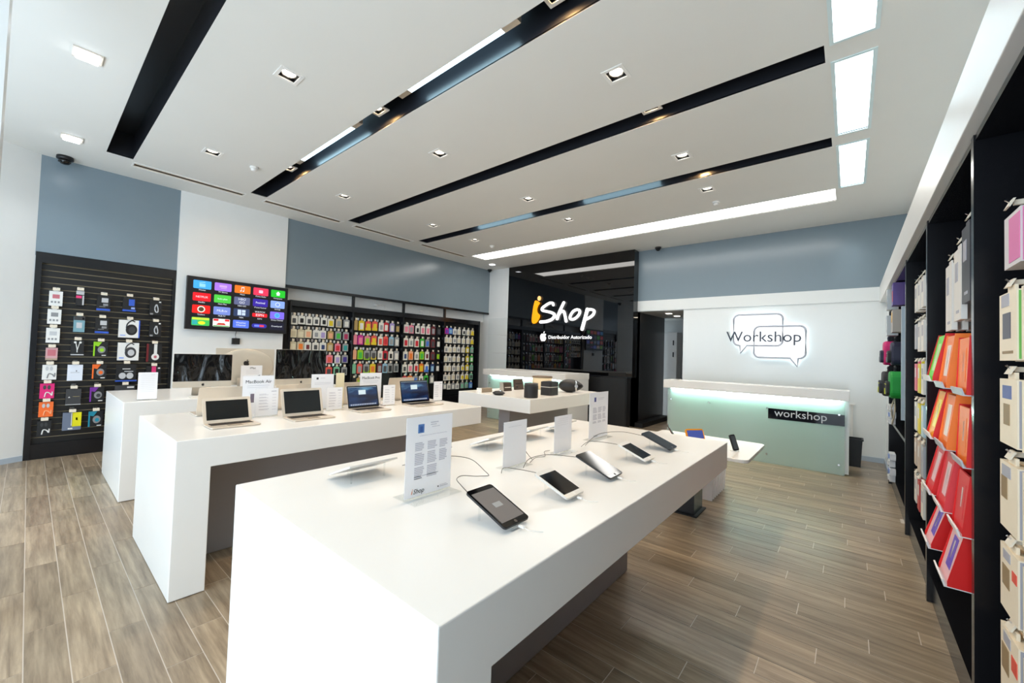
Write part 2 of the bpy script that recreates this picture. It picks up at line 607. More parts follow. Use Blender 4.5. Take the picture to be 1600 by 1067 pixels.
def make_spot(label, loc, group, shallow=False):
    t = thing('recessed_spotlight', label, 'spotlight', loc, 0, group)
    a, b = .092, .066
    mb = MB()
    for q in ((-a, a, -a, -b), (-a, a, b, a), (-a, -b, -b, b), (b, a, -b, b)):
        mb.box(q[0], q[1], q[2], q[3], -.006, .004)
    mb.build('frame', WPLAS, t)
    mb = MB(); d = .066; h = .09 if not shallow else .06
    mb.box(-d, d, -d, d, h, h + .004)
    for q in ((-d, d, -d, -d + .003), (-d, d, d - .003, d), (-d, -d + .003, -d, d), (d - .003, d, -d, d)):
        mb.box(q[0], q[1], q[2], q[3], .004, h)
    mb.build('housing', BLKM, t)
    MB().lathe([(.060, .050), (.0625, .020), (.058, .014), (.053, .022)], n=28).build('lamp_ring', CHROME, t, smooth=True)
    MB().lathe([(.052, .024), (.051, .019), (.042, .016), (.02, .0145)], n=28).build('lamp_face', LAMP, t, smooth=True)
    return t


COLN = {-1.47: 'right', -1.49: 'right', -3.66: 'middle', -3.67: 'middle', -5.87: 'left', -5.88: 'left', -5.86: 'left', -5.90: 'left'}
ROWN = ['nearest row', 'second row from the front', 'third row from the front', 'row nearest the back wall']
first = None
for x, y in SPOTS:
    rown = ROWN[0 if y < 2 else 1 if y < 4 else 2 if y < 5 else 3]
    lab = 'square white recessed spotlight, %s column, %s' % (COLN[x], rown)
    if y < 2 and x > -2: lab = 'square white recessed spotlight in front of the second black slot, right column'
    if first is None:
        first = make_spot(lab, (x, y, ZC), 'recessed spotlights in the white ceiling')
    else:
        copy_tree(first, (x, y, ZC), None, lab)
    spot_lamp((x, y, ZC - .012), SPOT_W)
for k, (x, y, lab) in enumerate(((-1.5, 2.115, 'spotlight in the lamp slot, the one at the top edge of the picture'),
                                 (-3.62, 2.115, 'spotlight in the lamp slot, between the two tube lamps'),
                                 (-5.76, 2.115, 'spotlight in the lamp slot, near its left end'),
                                 (-1.46, 3.655, 'spotlight half hidden in the third black ceiling slot'),
                                 (-1.44, 5.205, 'spotlight glowing inside the fourth black ceiling slot'))):
    copy_tree(first, (x, y, ZC + (.07 if 3 < y < 4 else .09)), None, lab, 'spotlights inside the black slots')
    spot_lamp((x, y + .02, ZC + (.055 if 3 < y < 4 else .078)), 20, 168, .3, (1.0, .60, .24))
# tube lamps in the slots
for x0, x1, yc, lab in ((-3.12, -1.98, 2.115, 'bright white tube lamp in the second black slot, nearer one'),
                        (-5.38, -4.13, 2.115, 'bright white tube lamp in the second black slot, farther one'),
                        (-3.2, -2.0, 5.205, 'tube lamp glowing inside the fourth black slot, right one'),
                        (-5.5, -4.2, 5.205, 'tube lamp glowing inside the fourth black slot, left one')):
    t = thing('tube_lamp', lab, 'ceiling lamp', ((x0 + x1) / 2, yc, ZC + .09), 0, 'tube lamps in the black slots')
    h = (x1 - x0) / 2
    MB().box(-h, h, -.06, .06, 0, .05).build('diffuser', TUBE, t)
    for sx in (-1, 1):
        MB().box(min(sx * h, sx * (h + .15)), max(sx * h, sx * (h + .15)), -.062, .062, -.002, .06).build('end_cap', ALUW, t)
# long strip light
x0, x1, y0, y1 = STRIPH
t = thing('linear_ceiling_light', 'long white strip light running across the ceiling before the back wall', 'ceiling light', ((x0 + x1) / 2, (y0 + y1) / 2, ZC))
hx, hy = (x1 - x0) / 2, (y1 - y0) / 2
MB().box(-hx, hx, -hy, hy, .012, .02).build('diffuser', STRIP, t)
mb = MB()
for q in ((-hx - .01, hx + .01, -hy - .01, -hy), (-hx - .01, hx + .01, hy, hy + .01), (-hx - .01, -hx, -hy, hy), (hx, hx + .01, -hy, hy)):
    mb.box(q[0], q[1], q[2], q[3], -.002, .03)
mb.build('frame', WPLAS, t)
# three LED panels on the right
for (x0, x1, y0, y1), lab in zip(PANELS, ('white ceiling light panel cut off by the top edge of the picture', 'middle and largest of the three white ceiling light panels at right', 'white ceiling light panel nearest the grey back wall')):
    t = thing('ceiling_light_panel', lab, 'ceiling light', ((x0 + x1) / 2, (y0 + y1) / 2, ZC), 0, 'light panels at the right of the ceiling')
    hx, hy = (x1 - x0) / 2, (y1 - y0) / 2
    MB().box(-hx, hx, -hy, hy, .01, .02).build('diffuser', LED, t)
    mb = MB(); f = .025
    for q in ((-hx - f, hx + f, -hy - f, -hy), (-hx - f, hx + f, hy, hy + f), (-hx - f, -hx, -hy, hy), (hx, hx + f, -hy, hy)):
        mb.box(q[0], q[1], q[2], q[3], -.006, .02)
    mb.build('frame', M('pale_panel_frame', (214, 230, 232), .3), t)
# floodlight squares near the front
for (x, y), lab in zip(FLOODS, ('bright square floodlight on the ceiling left of the first black slot, larger in view', 'bright square floodlight on the ceiling near the dome camera')):
    t = thing('square_floodlight', lab, 'ceiling light', (x, y, ZC), 0, 'square floodlights near the shopfront')
    MB().box(-.085, .085, -.085, .085, -.012, 0).build('frame', ALUW, t)
    MB().box(-.066, .066, -.066, .066, -.03, -.012).build('lamp_face', COOLL, t, bevel=.006)
    spot_lamp((x, y, ZC - .04), 25, 130, .6, (.92, .97, 1))
t = thing('small_square_light', 'small white square light at the back left corner of the ceiling', 'ceiling light', (-7.14, 7.64, ZC))
MB().box(-.07, .07, -.07, .07, -.006, 0).build('frame', WPLAS, t)
MB().box(-.055, .055, -.055, .055, -.012, -.006).build('lamp_face', COOLL, t)
# slot air diffusers along the left wall
for k, (x0, x1, y0, y1) in enumerate(DIFF):
    t = thing('slot_diffuser', '%s white slot air diffuser from the front, along the left ceiling edge' % ORD[k], 'air vent', ((x0 + x1) / 2, (y0 + y1) / 2, ZC), 0, 'slot diffusers along the left ceiling edge')
    hx, hy = (x1 - x0) / 2, (y1 - y0) / 2
    mb = MB(); f = .018
    for q in ((-hx - f, hx + f, -hy - f, -hy), (-hx - f, hx + f, hy, hy + f), (-hx - f, -hx, -hy, hy), (hx, hx + f, -hy, hy)):
        mb.box(q[0], q[1], q[2], q[3], -.007, .03)
    mb.build('frame', WPLAS, t)
    MB().box(-hx, hx, -hy, hy, .013, .018).build('dark_throat', M('brown_vent_throat', (74, 56, 42), .6), t)
    VB = M('cream_vent_blade', (240, 226, 204), .4)
    MB().extr([(-hx, -hy, .002), (-hx + .022, -hy, -.004), (-hx + .022, -hy, .004), (-hx, -hy, .010)], (0, 2 * hy, 0)).build('blade', VB, t)
    MB().extr([(hx, -hy, .002), (hx - .070, -hy, .006), (hx - .070, -hy, .010), (hx, -hy, .010)], (0, 2 * hy, 0)).build('blade', VB, t)
# smoke detectors
for (x, y), lab in zip(((-5.9, 1.77), (-5.9, 6.29), (-1.5, 6.31)), ('round white smoke detector near the left end of the lamp slot', 'round white smoke detector near the left end of the strip light', 'round white smoke detector near the right end of the strip light')):
    t = thing('smoke_detector', lab, 'smoke detector', (x, y, ZC), 0, 'smoke detectors')
    MB().lathe([(.05, 0), (.05, -.018), (.046, -.022)]).build('base', WPLAS, t, smooth=True)
    MB().lathe([(.036, -.022), (.034, -.045), (.022, -.052)]).build('sensor_head', WPLAS, t, smooth=True)
# dome cameras
for (x, y, s), lab in zip(((-7.58, .20, 1.0), (-3.06, 8.28, .8), (-7.64, 8.08, .8)), ('black dome camera at the left ceiling corner above the slatwall', 'black dome camera above the grey back wall beside the black glass', 'dark dome camera in the far left ceiling corner')):
    t = thing('dome_camera', lab, 'camera', (x, y, ZC), 0, 'dome cameras')
    MB().lathe([(.075 * s, 0), (.078 * s, -.035 * s), (.062 * s, -.045 * s)]).build('base', BPLAS, t, smooth=True)
    MB().lathe([(.058 * s, -.04 * s), (.054 * s, -.07 * s), (.036 * s, -.092 * s), (.01 * s, -.10 * s)]).build('dome', M('smoked_dome', (12, 12, 14), .06), t, smooth=True)
    MB().lathe([(.02 * s, 0), (.02 * s, .012)], (.03 * s, -.04 * s, -.085 * s), n=12).build('lens', SCRB, t)

# ================================================================== TABLES
T = .926
TH = .177


def bench(label, x0, x1, y0, y1, leg=.174, spine=None, cat='display table'):
    cx = (x0 + x1) / 2
    t = thing('display_table', label, cat, (cx, y0, 0), 0, 'white display tables')
    h = (x1 - x0) / 2; L = y1 - y0
    if leg:   # top and end leg are one folded slab
        mb = MB().extr([(-h, 0, .004), (-h, 0, T), (-h, L, T), (-h, L, T - TH), (-h, leg, T - TH), (-h, leg, .004)], (2 * h, 0, 0))
        mb.build('folded_slab', CORIAN, t, bevel=.004)
    else:
        MB().box(-h, h, 0, L, T - TH, T).build('slab', CORIAN, t, bevel=.004)
    s0, s1 = spine
    MB().box(-.10, .10, s0 - y0 + .001, s1 - y0, 0.004, T - TH - .001).build('spine', SPINE, t)
    return t


bench('long white table nearest the camera with tablets on top and a white end leg', -1.93, -.652, .57, 3.16, spine=(.745, 2.76))
bench('white table with four open laptops, second from the camera', -4.215, -2.995, .575, 3.11, spine=(.75, 2.62))
bench('white table with desktop computers, farthest left of the three long tables', -6.50, -5.195, .595, 3.12, spine=(.77, 2.62))
bench('white cantilevered table with speakers on top, before the reception counter', -4.37, -3.06, 4.05, 5.86, leg=0, spine=(4.32, 5.83))

# ------------------------------------------------------------------ tablets
TA = R(21)


def make_tablet(label, loc, rotz, w_, l_, black, group, screen=None):
    t = thing('tablet_computer', label, 'tablet', loc, rotz, group)
    ca, sa = math.cos(TA), math.sin(TA)
    mt = Matrix(((-ca, 0, sa, .09), (0, 1, 0, 0), (sa, 0, ca, .012), (0, 0, 0, 1)))

    def slab(nm, wa, la, r, z0, z1, mat, du=0.0):
        pts = [(l_ / 2 + du + b, a, z0) for a, b in rrect(wa, la, r)]
        MB().extr(pts, (0, 0, z1 - z0), mt).build(nm, mat, t)
    body = M('black_tablet_back', (26, 26, 28), .35) if black else M('silver_tablet_back', (214, 210, 204), .3, metal=.35)
    slab('body', w_, l_, .012, 0, .0068, body)
    slab('front_glass', w_ - .002, l_ - .002, .011, .0068, .0078, SCRB if black else M('white_tablet_front', (238, 234, 228), .12))
    slab('screen', w_ - .016, l_ - .044, .001, .0078, .0081, screen or M('sleeping_screen', (16, 16, 18), .07))
    MB().extr([(.011 + .0065 * math.cos(a), .0065 * math.sin(a), .0078) for a in [2 * math.pi * i / 14 for i in range(14)]], (0, 0, .0004), mt).build('home_button', BPLAS if black else WPLAS, t)
    return t


def make_stand(label, loc, rotz, w_, l_):
    t = thing('tablet_stand', label, 'stand', loc, rotz, 'clear acrylic tablet stands')
    ca, sa = math.cos(TA), math.sin(TA)
    for s in (-1, 1):
        u = l_ * .72
        x = .09 - u * ca
        MB().cyl((x, s * w_ * .33, 0), .0045, .012 + u * sa - .002, 10).build('post', ACR, t)
    MB().box(.088, .096, -.03, .03, 0, .010).build('front_lip', ACR, t)
    return t


def cable(label, pts, r=.0016, cat='cable', mat=None, group='security cables on the near table'):
    o = MB().tube(catmull(pts, 7), r, 6).build('security_cable', mat or CABLE, smooth=True)
    return tag(o, label, cat, group)


LITE = EM('dim_grey_screen', (92, 92, 94), .55)
DIAL = EM('dim_dialog', (132, 138, 140), .7)
NEAR = [('black tablet lying nearest the camera, front row of the near table', 1.055, .128, .198, True),
        ('white tablet second from the camera in the front row of the near table', 1.425, .132, .176, False),
        ('black tablet in the middle of the front row on the near table', 1.79, .135, .200, True),
        ('white tablet fourth from the camera in the front row of the near table', 2.21, .132, .176, False),
        ('black tablet farthest from the camera in the front row of the near table', 2.59, .135, .198, True)]
for k, (lab, yc, w_, l_, bk) in enumerate(NEAR):
    loc = (-.925, yc, T)
    tb = make_tablet(lab, loc, 0, w_, l_, bk, 'tablets in the front row of the near table', LITE if k == 0 else None)
    if k == 0:
        ca, sa = math.cos(TA), math.sin(TA)
        mt = Matrix(((-ca, 0, sa, .09), (0, 1, 0, 0), (sa, 0, ca, .012), (0, 0, 0, 1)))
        MB().box(.088, .11, -.018, .02, .0081, .0084, mt).build('dialog_box', DIAL, tb)
    make_stand('clear acrylic stand under the %s front-row tablet, counted from the camera' % ORD[k], loc, 0, w_, l_)
    # white plug at the lower edge
    o = MB().box(-.827, -.805, yc + .0 - .005, yc + .005, T + .008, T + .014).build('charging_plug', WPLAS)
    MB().tube(catmull([(-.806, yc, T + .011), (-.79, yc + .004, T + .006), (-.77, yc + .02, T + .003), (-.755, yc + .035, T + .002)], 5), .0014, 6).build('lead', WPLAS, o)
    tag(o, 'white charging plug at the lower edge of the %s front-row tablet' % ORD[k], 'cable', 'white charging plugs')
FAR = [('silver tablet back seen behind the large paper sign, far row of the near table', .985, .240, .186),
       ('silver tablet back, second from the camera in the far row of the near table', 1.38, .200, .135),
       ('silver tablet back, third from the camera in the far row of the near table', 1.83, .220, .170),
       ('silver tablet back, fourth from the camera in the far row of the near table', 2.22, .220, .170),
       ('silver tablet back farthest from the camera in the far row of the near table', 2.60, .220, .170)]
for k, (lab, yc, w_, l_) in enumerate(FAR):
    loc = (-1.66, yc, T)
    make_tablet(lab, loc, math.pi, w_, l_, False, 'tablets in the far row of the near table')
    make_stand('clear acrylic stand under the %s far-row tablet, counted from the camera' % ORD[k], loc, math.pi, w_, l_)
z = T
cable('grey cable rising to the top of the nearest black tablet', [(-1.285, 1.395, z + .002), (-1.285, 1.31, z + .018), (-1.255, 1.20, z + .05), (-1.17, 1.09, z + .078), (-1.08, 1.03, z + .088), (-1.02, 1.015, z + .074)])
cable('grey cable looping from the big paper sign to the table hole', [(-1.54, 1.10, z + .055), (-1.46, 1.24, z + .085), (-1.38, 1.36, z + .07), (-1.30, 1.39, z + .02), (-1.285, 1.40, z + .002)])
cable('grey cable arching to the second front-row tablet', [(-1.27, 1.47, z + .002), (-1.22, 1.43, z + .045), (-1.12, 1.42, z + .06), (-1.03, 1.43, z + .062)])
cable('long grey cable arching to the third front-row tablet', [(-1.24, 1.60, z + .008), (-1.225, 1.63, z + .05), (-1.16, 1.70, z + .07), (-1.04, 1.78, z + .066)])
cable('grey cable arching to the fourth front-row tablet', [(-1.29, 2.25, z + .002), (-1.22, 2.22, z + .05), (-1.12, 2.20, z + .066), (-1.03, 2.21, z + .066)])
cable('grey cable arching to the farthest front-row tablet', [(-1.29, 2.30, z + .002), (-1.24, 2.38, z + .07), (-1.14, 2.50, z + .085), (-1.03, 2.58, z + .066)])
cable('grey cable twisted along the table between the two small signs', [(-1.29, 1.72, z + .002), (-1.31, 1.80, z + .01), (-1.30, 1.87, z + .006), (-1.36, 1.95, z + .008), (-1.37, 2.02, z + .002)])
cable('thin dark cable standing up beside the small blank sign', [(-1.32, 1.78, z + .002), (-1.335, 1.76, z + .03), (-1.34, 1.74, z + .055)])
cable('thin dark cable hanging from a far-row tablet beside the third sign', [(-1.46, 2.28, z + .002), (-1.47, 2.27, z + .05), (-1.475, 2.265, z + .095), (-1.53, 2.25, z + .085)])


# ------------------------------------------------------------------ sign holders
def sign(label, y0, y1, zt, x, z0=T, rot=0.0, deep=.046, group='clear sign holders on the near table', blank=False, paper=None):
    yc = (y0 + y1) / 2
    t = thing('sign_holder', label, 'sign', (x, yc, z0), rot, group)
    w_ = (y1 - y0) / 2; h = zt - z0
    MB().box(-deep, deep, -w_, w_, .0008, .004).build('foot', ACR, t)
    MB().box(-.0035, -.0018, -w_, w_, .004, h).build('clear_back', ACR, t)
    MB().box(-.0014, -.0006, -w_ + .002, w_ - .002, .008, h - .002).build('paper', paper or PAPER, t)
    return t, w_, h


def lines(t, w_, rows, mat=INK, name='printed_lines', x=.0001):
    mb = MB()
    for (a, b, z0, th) in rows:
        mb.box(-.0006, x, a * w_, b * w_, z0, z0 + th)
    return mb.build(name, mat, t)


t, w_, h = sign('large paper sign with three printed columns in a clear holder on the near table', .93, 1.163, 1.243, -1.285, deep=.07)
rows = [(-.45, .75, h - .078, .0012)]
for ci, (a, b) in enumerate(((-.62, -.22), (-.10, .32), (.42, .78))):
    zz = h - .10
    n = 22 if ci < 2 else 13
    for k in range(n):
        zz -= .0068
        if k % 8 == 5: continue
        rows.append((a, b - random.uniform(0, .12), zz, .0042))
rows += [(-.62, .4, .082, .0025), (-.62, -.3, .074, .0025), (.0, .34, h - .032, .004), (.0, .26, h - .040, .003), (.06, .40, h - .048, .002)]
lines(t, w_, rows)
MB().box(-.0006, .0002, -.52 * w_, -.27 * w_, h - .066, h - .032).build('tablet_picture', M('blue_print', (86, 130, 190), .5), t)
MB().box(-.0006, .0003, -.45 * w_, -.33 * w_, h - .062, h - .040).build('tablet_picture_screen', M('deep_blue_print', (52, 92, 160), .5), t)
text('shop_name', 'Shop', .026, INKD, t, (0.0004, -.42 * w_, .027), (0, 1, 0), (0, 0, 1), .0002, shear=.25)
text('shop_name_initial', 'i', .030, M('orange_print', (226, 120, 40), .6), t, (0.0004, -.70 * w_, .029), (0, 1, 0), (0, 0, 1), .0002, shear=.2)
fruit('emblem', INKD, t, (0.0001, .42 * w_, .024), (0, 1, 0), (0, 0, 1), .008, .0004)
lines(t, w_, [(.50, .86, .020, .003), (.50, .80, .026, .002)], INK, 'dealer_line')
t, w_, h = sign('small blank white paper sign, second from the camera on the near table', 1.512, 1.70, 1.16, -1.30)
lines(t, w_, [(-.6, .5, h - .03, .0015)], M('faint_print', (222, 220, 222), .7))
t, w_, h = sign('small white paper sign with faint lines, third from the camera on the near table', 1.94, 2.13, 1.147, -1.288)
lines(t, w_, [(-.6, .5, h - .02 - .012 * k, .0012) for k in range(4)], M('faint_print', (222, 220, 222), .7))
t, w_, h = sign('tall paper sign with small blue picture at the far end of the near table', 2.43, 2.705, 1.25, -1.338)
rows = [(-.1, .55, h - .045, .002), (-.1, .4, h - .055, .0015)]
for a, b in ((-.62, -.2), (-.1, .3), (.4, .75)):
    rows += [(a, b - random.uniform(0, .1), h - .11 - .0078 * k, .004) for k in range(14) if k % 6 != 5]
lines(t, w_, rows)
MB().box(-.0006, .0002, -.50 * w_, -.32 * w_, h - .066, h - .036).build('tablet_picture', M('violet_print', (74, 78, 140), .5), t)
lines(t, w_, [(-.5, -.1, .018, .012)], INK, 'dealer_line')


# ------------------------------------------------------------------ laptops
def galaxy():
    if 'galaxy_screen' in MATS: return MATS['galaxy_screen']
    mt = bpy.data.materials.new('galaxy_screen'); mt.use_nodes = True
    nt = mt.node_tree; b = nt.nodes['Principled BSDF']
    tc = nt.nodes.new('ShaderNodeTexCoord'); mp = nt.nodes.new('ShaderNodeMapping')
    mp.inputs['Rotation'].default_value = (R(35), 0, 0); mp.inputs['Scale'].default_value = (1, 1, 3.2)
    nz = nt.nodes.new('ShaderNodeTexNoise'); nz.inputs['Scale'].default_value = 4.0; nz.inputs['Detail'].default_value = 5
    nt.links.new(tc.outputs['Object'], mp.inputs[0]); nt.links.new(mp.outputs[0], nz.inputs[0])
    cr = nt.nodes.new('ShaderNodeValToRGB')
    e = cr.color_ramp.elements
    e[0].position = .38; e[0].color = lin((6, 18, 44)) + (1,)
    e[1].position = .75; e[1].color = lin((120, 180, 214)) + (1,)
    q = e.new(.55); q.color = lin((18, 58, 104)) + (1,)
    nt.links.new(nz.outputs[0], cr.inputs[0]); nt.links.new(cr.outputs[0], b.inputs['Emission Color'])
    b.inputs['Emission Strength'].default_value = .7
    b.inputs['Base Color'].default_value = (.01, .01, .02, 1); b.inputs['Roughness'].default_value = .08
    MATS['galaxy_screen'] = mt
    return mt


SILV = M('silver_laptop_shell', (224, 212, 196), .36, metal=.55)
KEYT = M('laptop_key_bed', (112, 88, 66), .5)
KEYB = M('laptop_keys', (44, 38, 34), .5)


def make_laptop(label, loc, rotz, w_, d_, lh, lean, awake, group):
    t = thing('laptop', label, 'laptop', loc, rotz, group)
    h = w_ / 2
    pts = [(b + d_ / 2, a, .002) for a, b in rrect(w_, d_, .012)]
    MB().extr(pts, (0, 0, .010)).build('base', SILV, t, bevel=.0015)
    MB().box(.022, .022 + d_ * .45, -h * .86, h * .86, .0121, .0126).build('key_bed', KEYT, t)
    mb = MB(); rws = 6
    for r in range(rws):
        x0 = .024 + r * d_ * .45 / rws
        for c in range(14):
            if r == 5 and 4 <= c <= 8: continue
            y0 = -h * .85 + c * (h * 1.70) / 14
            mb.box(x0, x0 + d_ * .45 / rws - .003, y0 + .001, y0 + h * 1.70 / 14 - .002, .0126, .0142)
        if r == 5: mb.box(x0, x0 + d_ * .45 / rws - .003, -h * .85 + 4 * h * 1.7 / 14, -h * .85 + 9 * h * 1.7 / 14 - .002, .0126, .0142)
    k = mb.build('keyboard', KEYB, t); k['kind'] = 'stuff'
    MB().box(d_ * .60, d_ * .93, -h * .30, h * .30, .0121, .0125).build('trackpad', M('trackpad_glass', (204, 188, 168), .25, metal=.4), t)
    a = math.asin(min(.9, lean / lh)); ca, sa = math.cos(a), math.sin(a)
    mt = Matrix(((0, ca, -sa, .004), (1, 0, 0, 0), (0, sa, ca, .013), (0, 0, 0, 1)))   # u across, n outwards, v up
    def pan(nm, wa, v0, v1, r, n0, n1, mat):
        vc = (v0 + v1) / 2
        pts = [(p, n0, vc + q) for p, q in rrect(wa, v1 - v0, r)]
        return MB().extr(pts, (0, n1 - n0, 0), mt).build(nm, mat, t)
    pan('lid', w_, 0, lh, .010, -.006, 0, SILV)
    if awake:
        pan('bezel', w_ - .002, .004, lh - .001, .009, 0, .0006, SCRB)
    e = .012 if awake else .020
    sc = pan('screen', w_ - 2 * e, .022, lh - e, .001, .0006, .001, galaxy() if awake else M('sleeping_laptop_screen', (9, 9, 8), .08))
    if awake:
        mb = MB().box(-h * .28, h * .18, .001, .0013, lh * .60, lh * .80, mt)
        mb.build('dialog_box', EM('pale_dialog', (190, 206, 212), .8), sc)
        mb = MB()
        for q in range(15):
            mb.box(-h * .84 + q * h * .112, -h * .84 + q * h * .112 + h * .085, .001, .0013, .026, .026 + h * .085, mt)
        mb.build('dock_icons', EM('dock_icons', (150, 160, 180), .7), sc)
        MB().box(-h + e, h - e, .001, .0013, lh - e - .005, lh - e, mt).build('menu_bar', EM('menu_bar', (130, 150, 165), .6), sc)
    xd = (mt.to_3x3() @ Vector((-1, 0, 0))); yd = mt.to_3x3() @ Vector((0, 0, 1))
    O = mt @ Vector((0, -.0061, lh * .52))
    fruit('emblem', WPLAS, t, O, xd, yd, .04, .0006)
    return t


GL = 'laptops on the near side of the second table'
make_laptop('smallest silver laptop with a dark screen, nearest the camera on the second table', (-3.455, .955, T), 0, .300, .192, .182, .065, False, GL)
make_laptop('silver laptop with a dark screen, second from the camera on the second table', (-3.450, 1.48, T), 0, .325, .222, .222, .065, False, GL)
make_laptop('black-bezelled laptop with a blue screen, third from the camera on the second table', (-3.545, 2.075, T), 0, .320, .222, .212, .055, True, GL)
make_laptop('black-bezelled laptop with a blue screen, farthest from the camera on the second table', (-3.585, 2.705, T), 0, .365, .248, .238, .055, True, GL)
GL = 'laptops on the far side of the second table'
for k, yc in enumerate((1.03, 1.58, 2.15, 2.72)):
    make_laptop('laptop turned away, %s from the camera, far side of the second table' % ORD[k], (-3.93, yc, T), math.pi, .33, .22, .255 if k == 3 else .225, .06, False, GL)


CREAMP = M('cream_paper', (244, 228, 188), .6)


def table2_signs():
    hd = [(1.115, 1.348, 1.252, 'MacBook Air', 'paper header sign over spec sheets, nearest the camera on the laptop table'),
          (1.655, 1.865, 1.254, '', 'paper header sign with small dark picture, middle of the laptop table'),
          (2.128, 2.372, 1.257, 'MacBook Pro', 'paper header sign with bold title, behind the third laptop')]
    for k, (y0, y1, zt, title, lab) in enumerate(hd):
        t, w_, h = sign(lab, y0, y1, zt, -3.735, group='header signs on the laptop table')
        if title:
            text('title', title, .036, INKD, t, (.0006, 0, h - .052), (0, 1, 0), (0, 0, 1), .0002)
            lines(t, w_, [(-.7, .7, h - .085, .0025), (-.7, .6, h - .10, .002)])
        else:
            MB().box(-.0006, .0003, -.55 * w_, -.38 * w_, h - .05, h - .032).build('product_picture', INKD, t)
            lines(t, w_, [(-.2, .2, h - .04, .003), (-.7, .75, h - .082, .0022), (-.7, .7, h - .095, .002)])
    t, w_, h = sign('cream back sheet beside the middle header sign of the laptop table', 1.885, 1.972, 1.262, -3.74, group='header signs on the laptop table', paper=CREAMP)
    sp = [(1.176, 1.345, 1.156, 'nearest the camera'), (1.746, 1.897, 1.138, 'beside the second laptop'), (2.321, 2.464, 1.137, 'between the two blue-screened laptops'), (2.969, 3.10, 1.152, 'at the far end of the laptop table')]
    for k, (y0, y1, zt, wh) in enumerate(sp):
        t, w_, h = sign('small printed spec sheet in a clear holder, ' + wh, y0, y1, zt, -3.62, group='spec sheets on the laptop table')
        rr = [(.35, .8, h - .03, .005)]
        for q in range(6):
            rr += [(-.7, -.1 + .3 * random.random(), h - .05 - q * .024, .0026), (-.7, .1, h - .056 - q * .024, .0018), (.45, .8, h - .056 - q * .024, .002)]
        lines(t, w_, [r for r in rr if r[2] > .02], M('faint_ink', (188, 184, 194), .7))
    t, w_, h = sign('narrow card with a dark phone picture beside the nearest spec sheet', 1.135, 1.173, 1.127, -3.625, group='spec sheets on the laptop table')
    MB().box(-.0006, .0004, -.7 * w_, .7 * w_, h - .082, h - .012).build('product_picture', M('mauve_print', (122, 112, 128), .6), t)


table2_signs()

# ------------------------------------------------------------------ desktop computers
ISIL = M('silver_desktop_shell', (222, 212, 196), .34, metal=.4)
FILM = M('wrinkled_film_over_screen', (18, 18, 19), .10, bump=.0)


def film_material():
    mt = FILM; nt = mt.node_tree; b = nt.nodes['Principled BSDF']
    tc = nt.nodes.new('ShaderNodeTexCoord'); mp = nt.nodes.new('ShaderNodeMapping')
    mp.inputs['Scale'].default_value = (1, 2.4, .9); mp.inputs['Rotation'].default_value = (R(14), 0, 0)
    wv = nt.nodes.new('ShaderNodeTexNoise'); wv.inputs['Scale'].default_value = 3.0; wv.inputs['Detail'].default_value = .6; wv.inputs['Distortion'].default_value = 1.0
    nt.links.new(tc.outputs['Object'], mp.inputs[0]); nt.links.new(mp.outputs[0], wv.inputs[0])
    bp = nt.nodes.new('ShaderNodeBump'); bp.inputs["Strength"].default_value = 1.0; bp.inputs["Distance"].default_value = .06
    nt.links.new(wv.outputs[0], bp.inputs['Height']); nt.links.new(bp.outputs[0], b.inputs['Normal'])


film_material()


def make_desktop(label, loc, rotz, w_, top, group):
    """all-in-one desktop computer; stands on the table, faces local +x"""
    t = thing('desktop_computer', label, 'computer', loc, rotz, group)
    h = w_ / 2; scr = w_ * .575; chin = w_ * .125; z0 = top - scr - chin
    pts = [(0, p, (z0 + top) / 2 + q) for p, q in rrect(w_, top - z0, .012)]
    MB().extr(pts, (.008, 0, 0)).build('housing', ISIL, t, bevel=.002)
    # bulged back
    mb = MB()
    mb.lathe([(1.0, 0), (.97, .14), (.88, .40), (.70, .68), (.4, .92), (.08, 1.0)], n=36, mat=Matrix(((0, 0, -.012, 0), (h * .985, 0, 0, 0), (0, (top - z0) * .49, 0, 0), (0, 0, 0, 1))), c=(0, 0, (top + z0) / 2))
    mb.build('back_bulge', ISIL, t, smooth=True)
    pts = [(.008, p, z0 + chin + scr / 2 + q) for p, q in rrect(w_ - .004, scr - .004, .008)]
    MB().extr(pts, (.0012, 0, 0)).build('screen', FILM, t)
    fruit('emblem', M('dark_emblem', (40, 36, 34), .3), t, (.008, 0, z0 + chin * .5), (0, 1, 0), (0, 0, 1), .034, .0008)
    fruit('emblem', M('dark_emblem', (40, 36, 34), .3), t, (-.0132, 0, z0 + chin + scr * .52), (0, -1, 0), (0, 0, 1), .085, .003)
    # foot: bent aluminium sheet
    f = w_ * .16
    mb = MB().extr([(-.10, -f, .001), (.085, -f, .001), (.085, -f, .005), (-.085, -f, .007), (-.035, -f, z0 + .09), (-.043, -f, z0 + .09), (-.096, -f, .01)], (0, 2 * f, 0))
    mb.build('foot', ALU, t)
    return t


GD = 'desktop computers on the third table'
make_desktop('desktop computer with film-wrapped dark screen, nearest the camera on the third table', (-5.50, 1.26, T), R(-4), .525, .458, GD)
make_desktop('large desktop computer with film-wrapped dark screen, right of the sign on the third table', (-5.48, 2.295, T), R(4), .65, .532, GD)
make_desktop('large desktop computer seen from its silver back below the television', (-6.0, 1.82, T), R(180), .665, .525, GD)
t, w_, h = sign('small paper sign at the near end of the third table', .70, .85, 1.20, -5.32, group='paper signs on the third table')
lines(t, w_, [(-.7, .7, h - .03 - .018 * k, .0016) for k in range(10)] + [(.3, .7, h - .028, .004)], M('faint_print', (222, 220, 222), .7))
t, w_, h = sign('paper sign with a short title between the two film-wrapped computers', 1.687, 1.927, 1.247, -5.74, group='paper signs on the third table')
text('title', 'iMac', .036, INKD, t, (.0006, .1 * w_, h - .035), (0, 1, 0), (0, 0, 1), .0002)
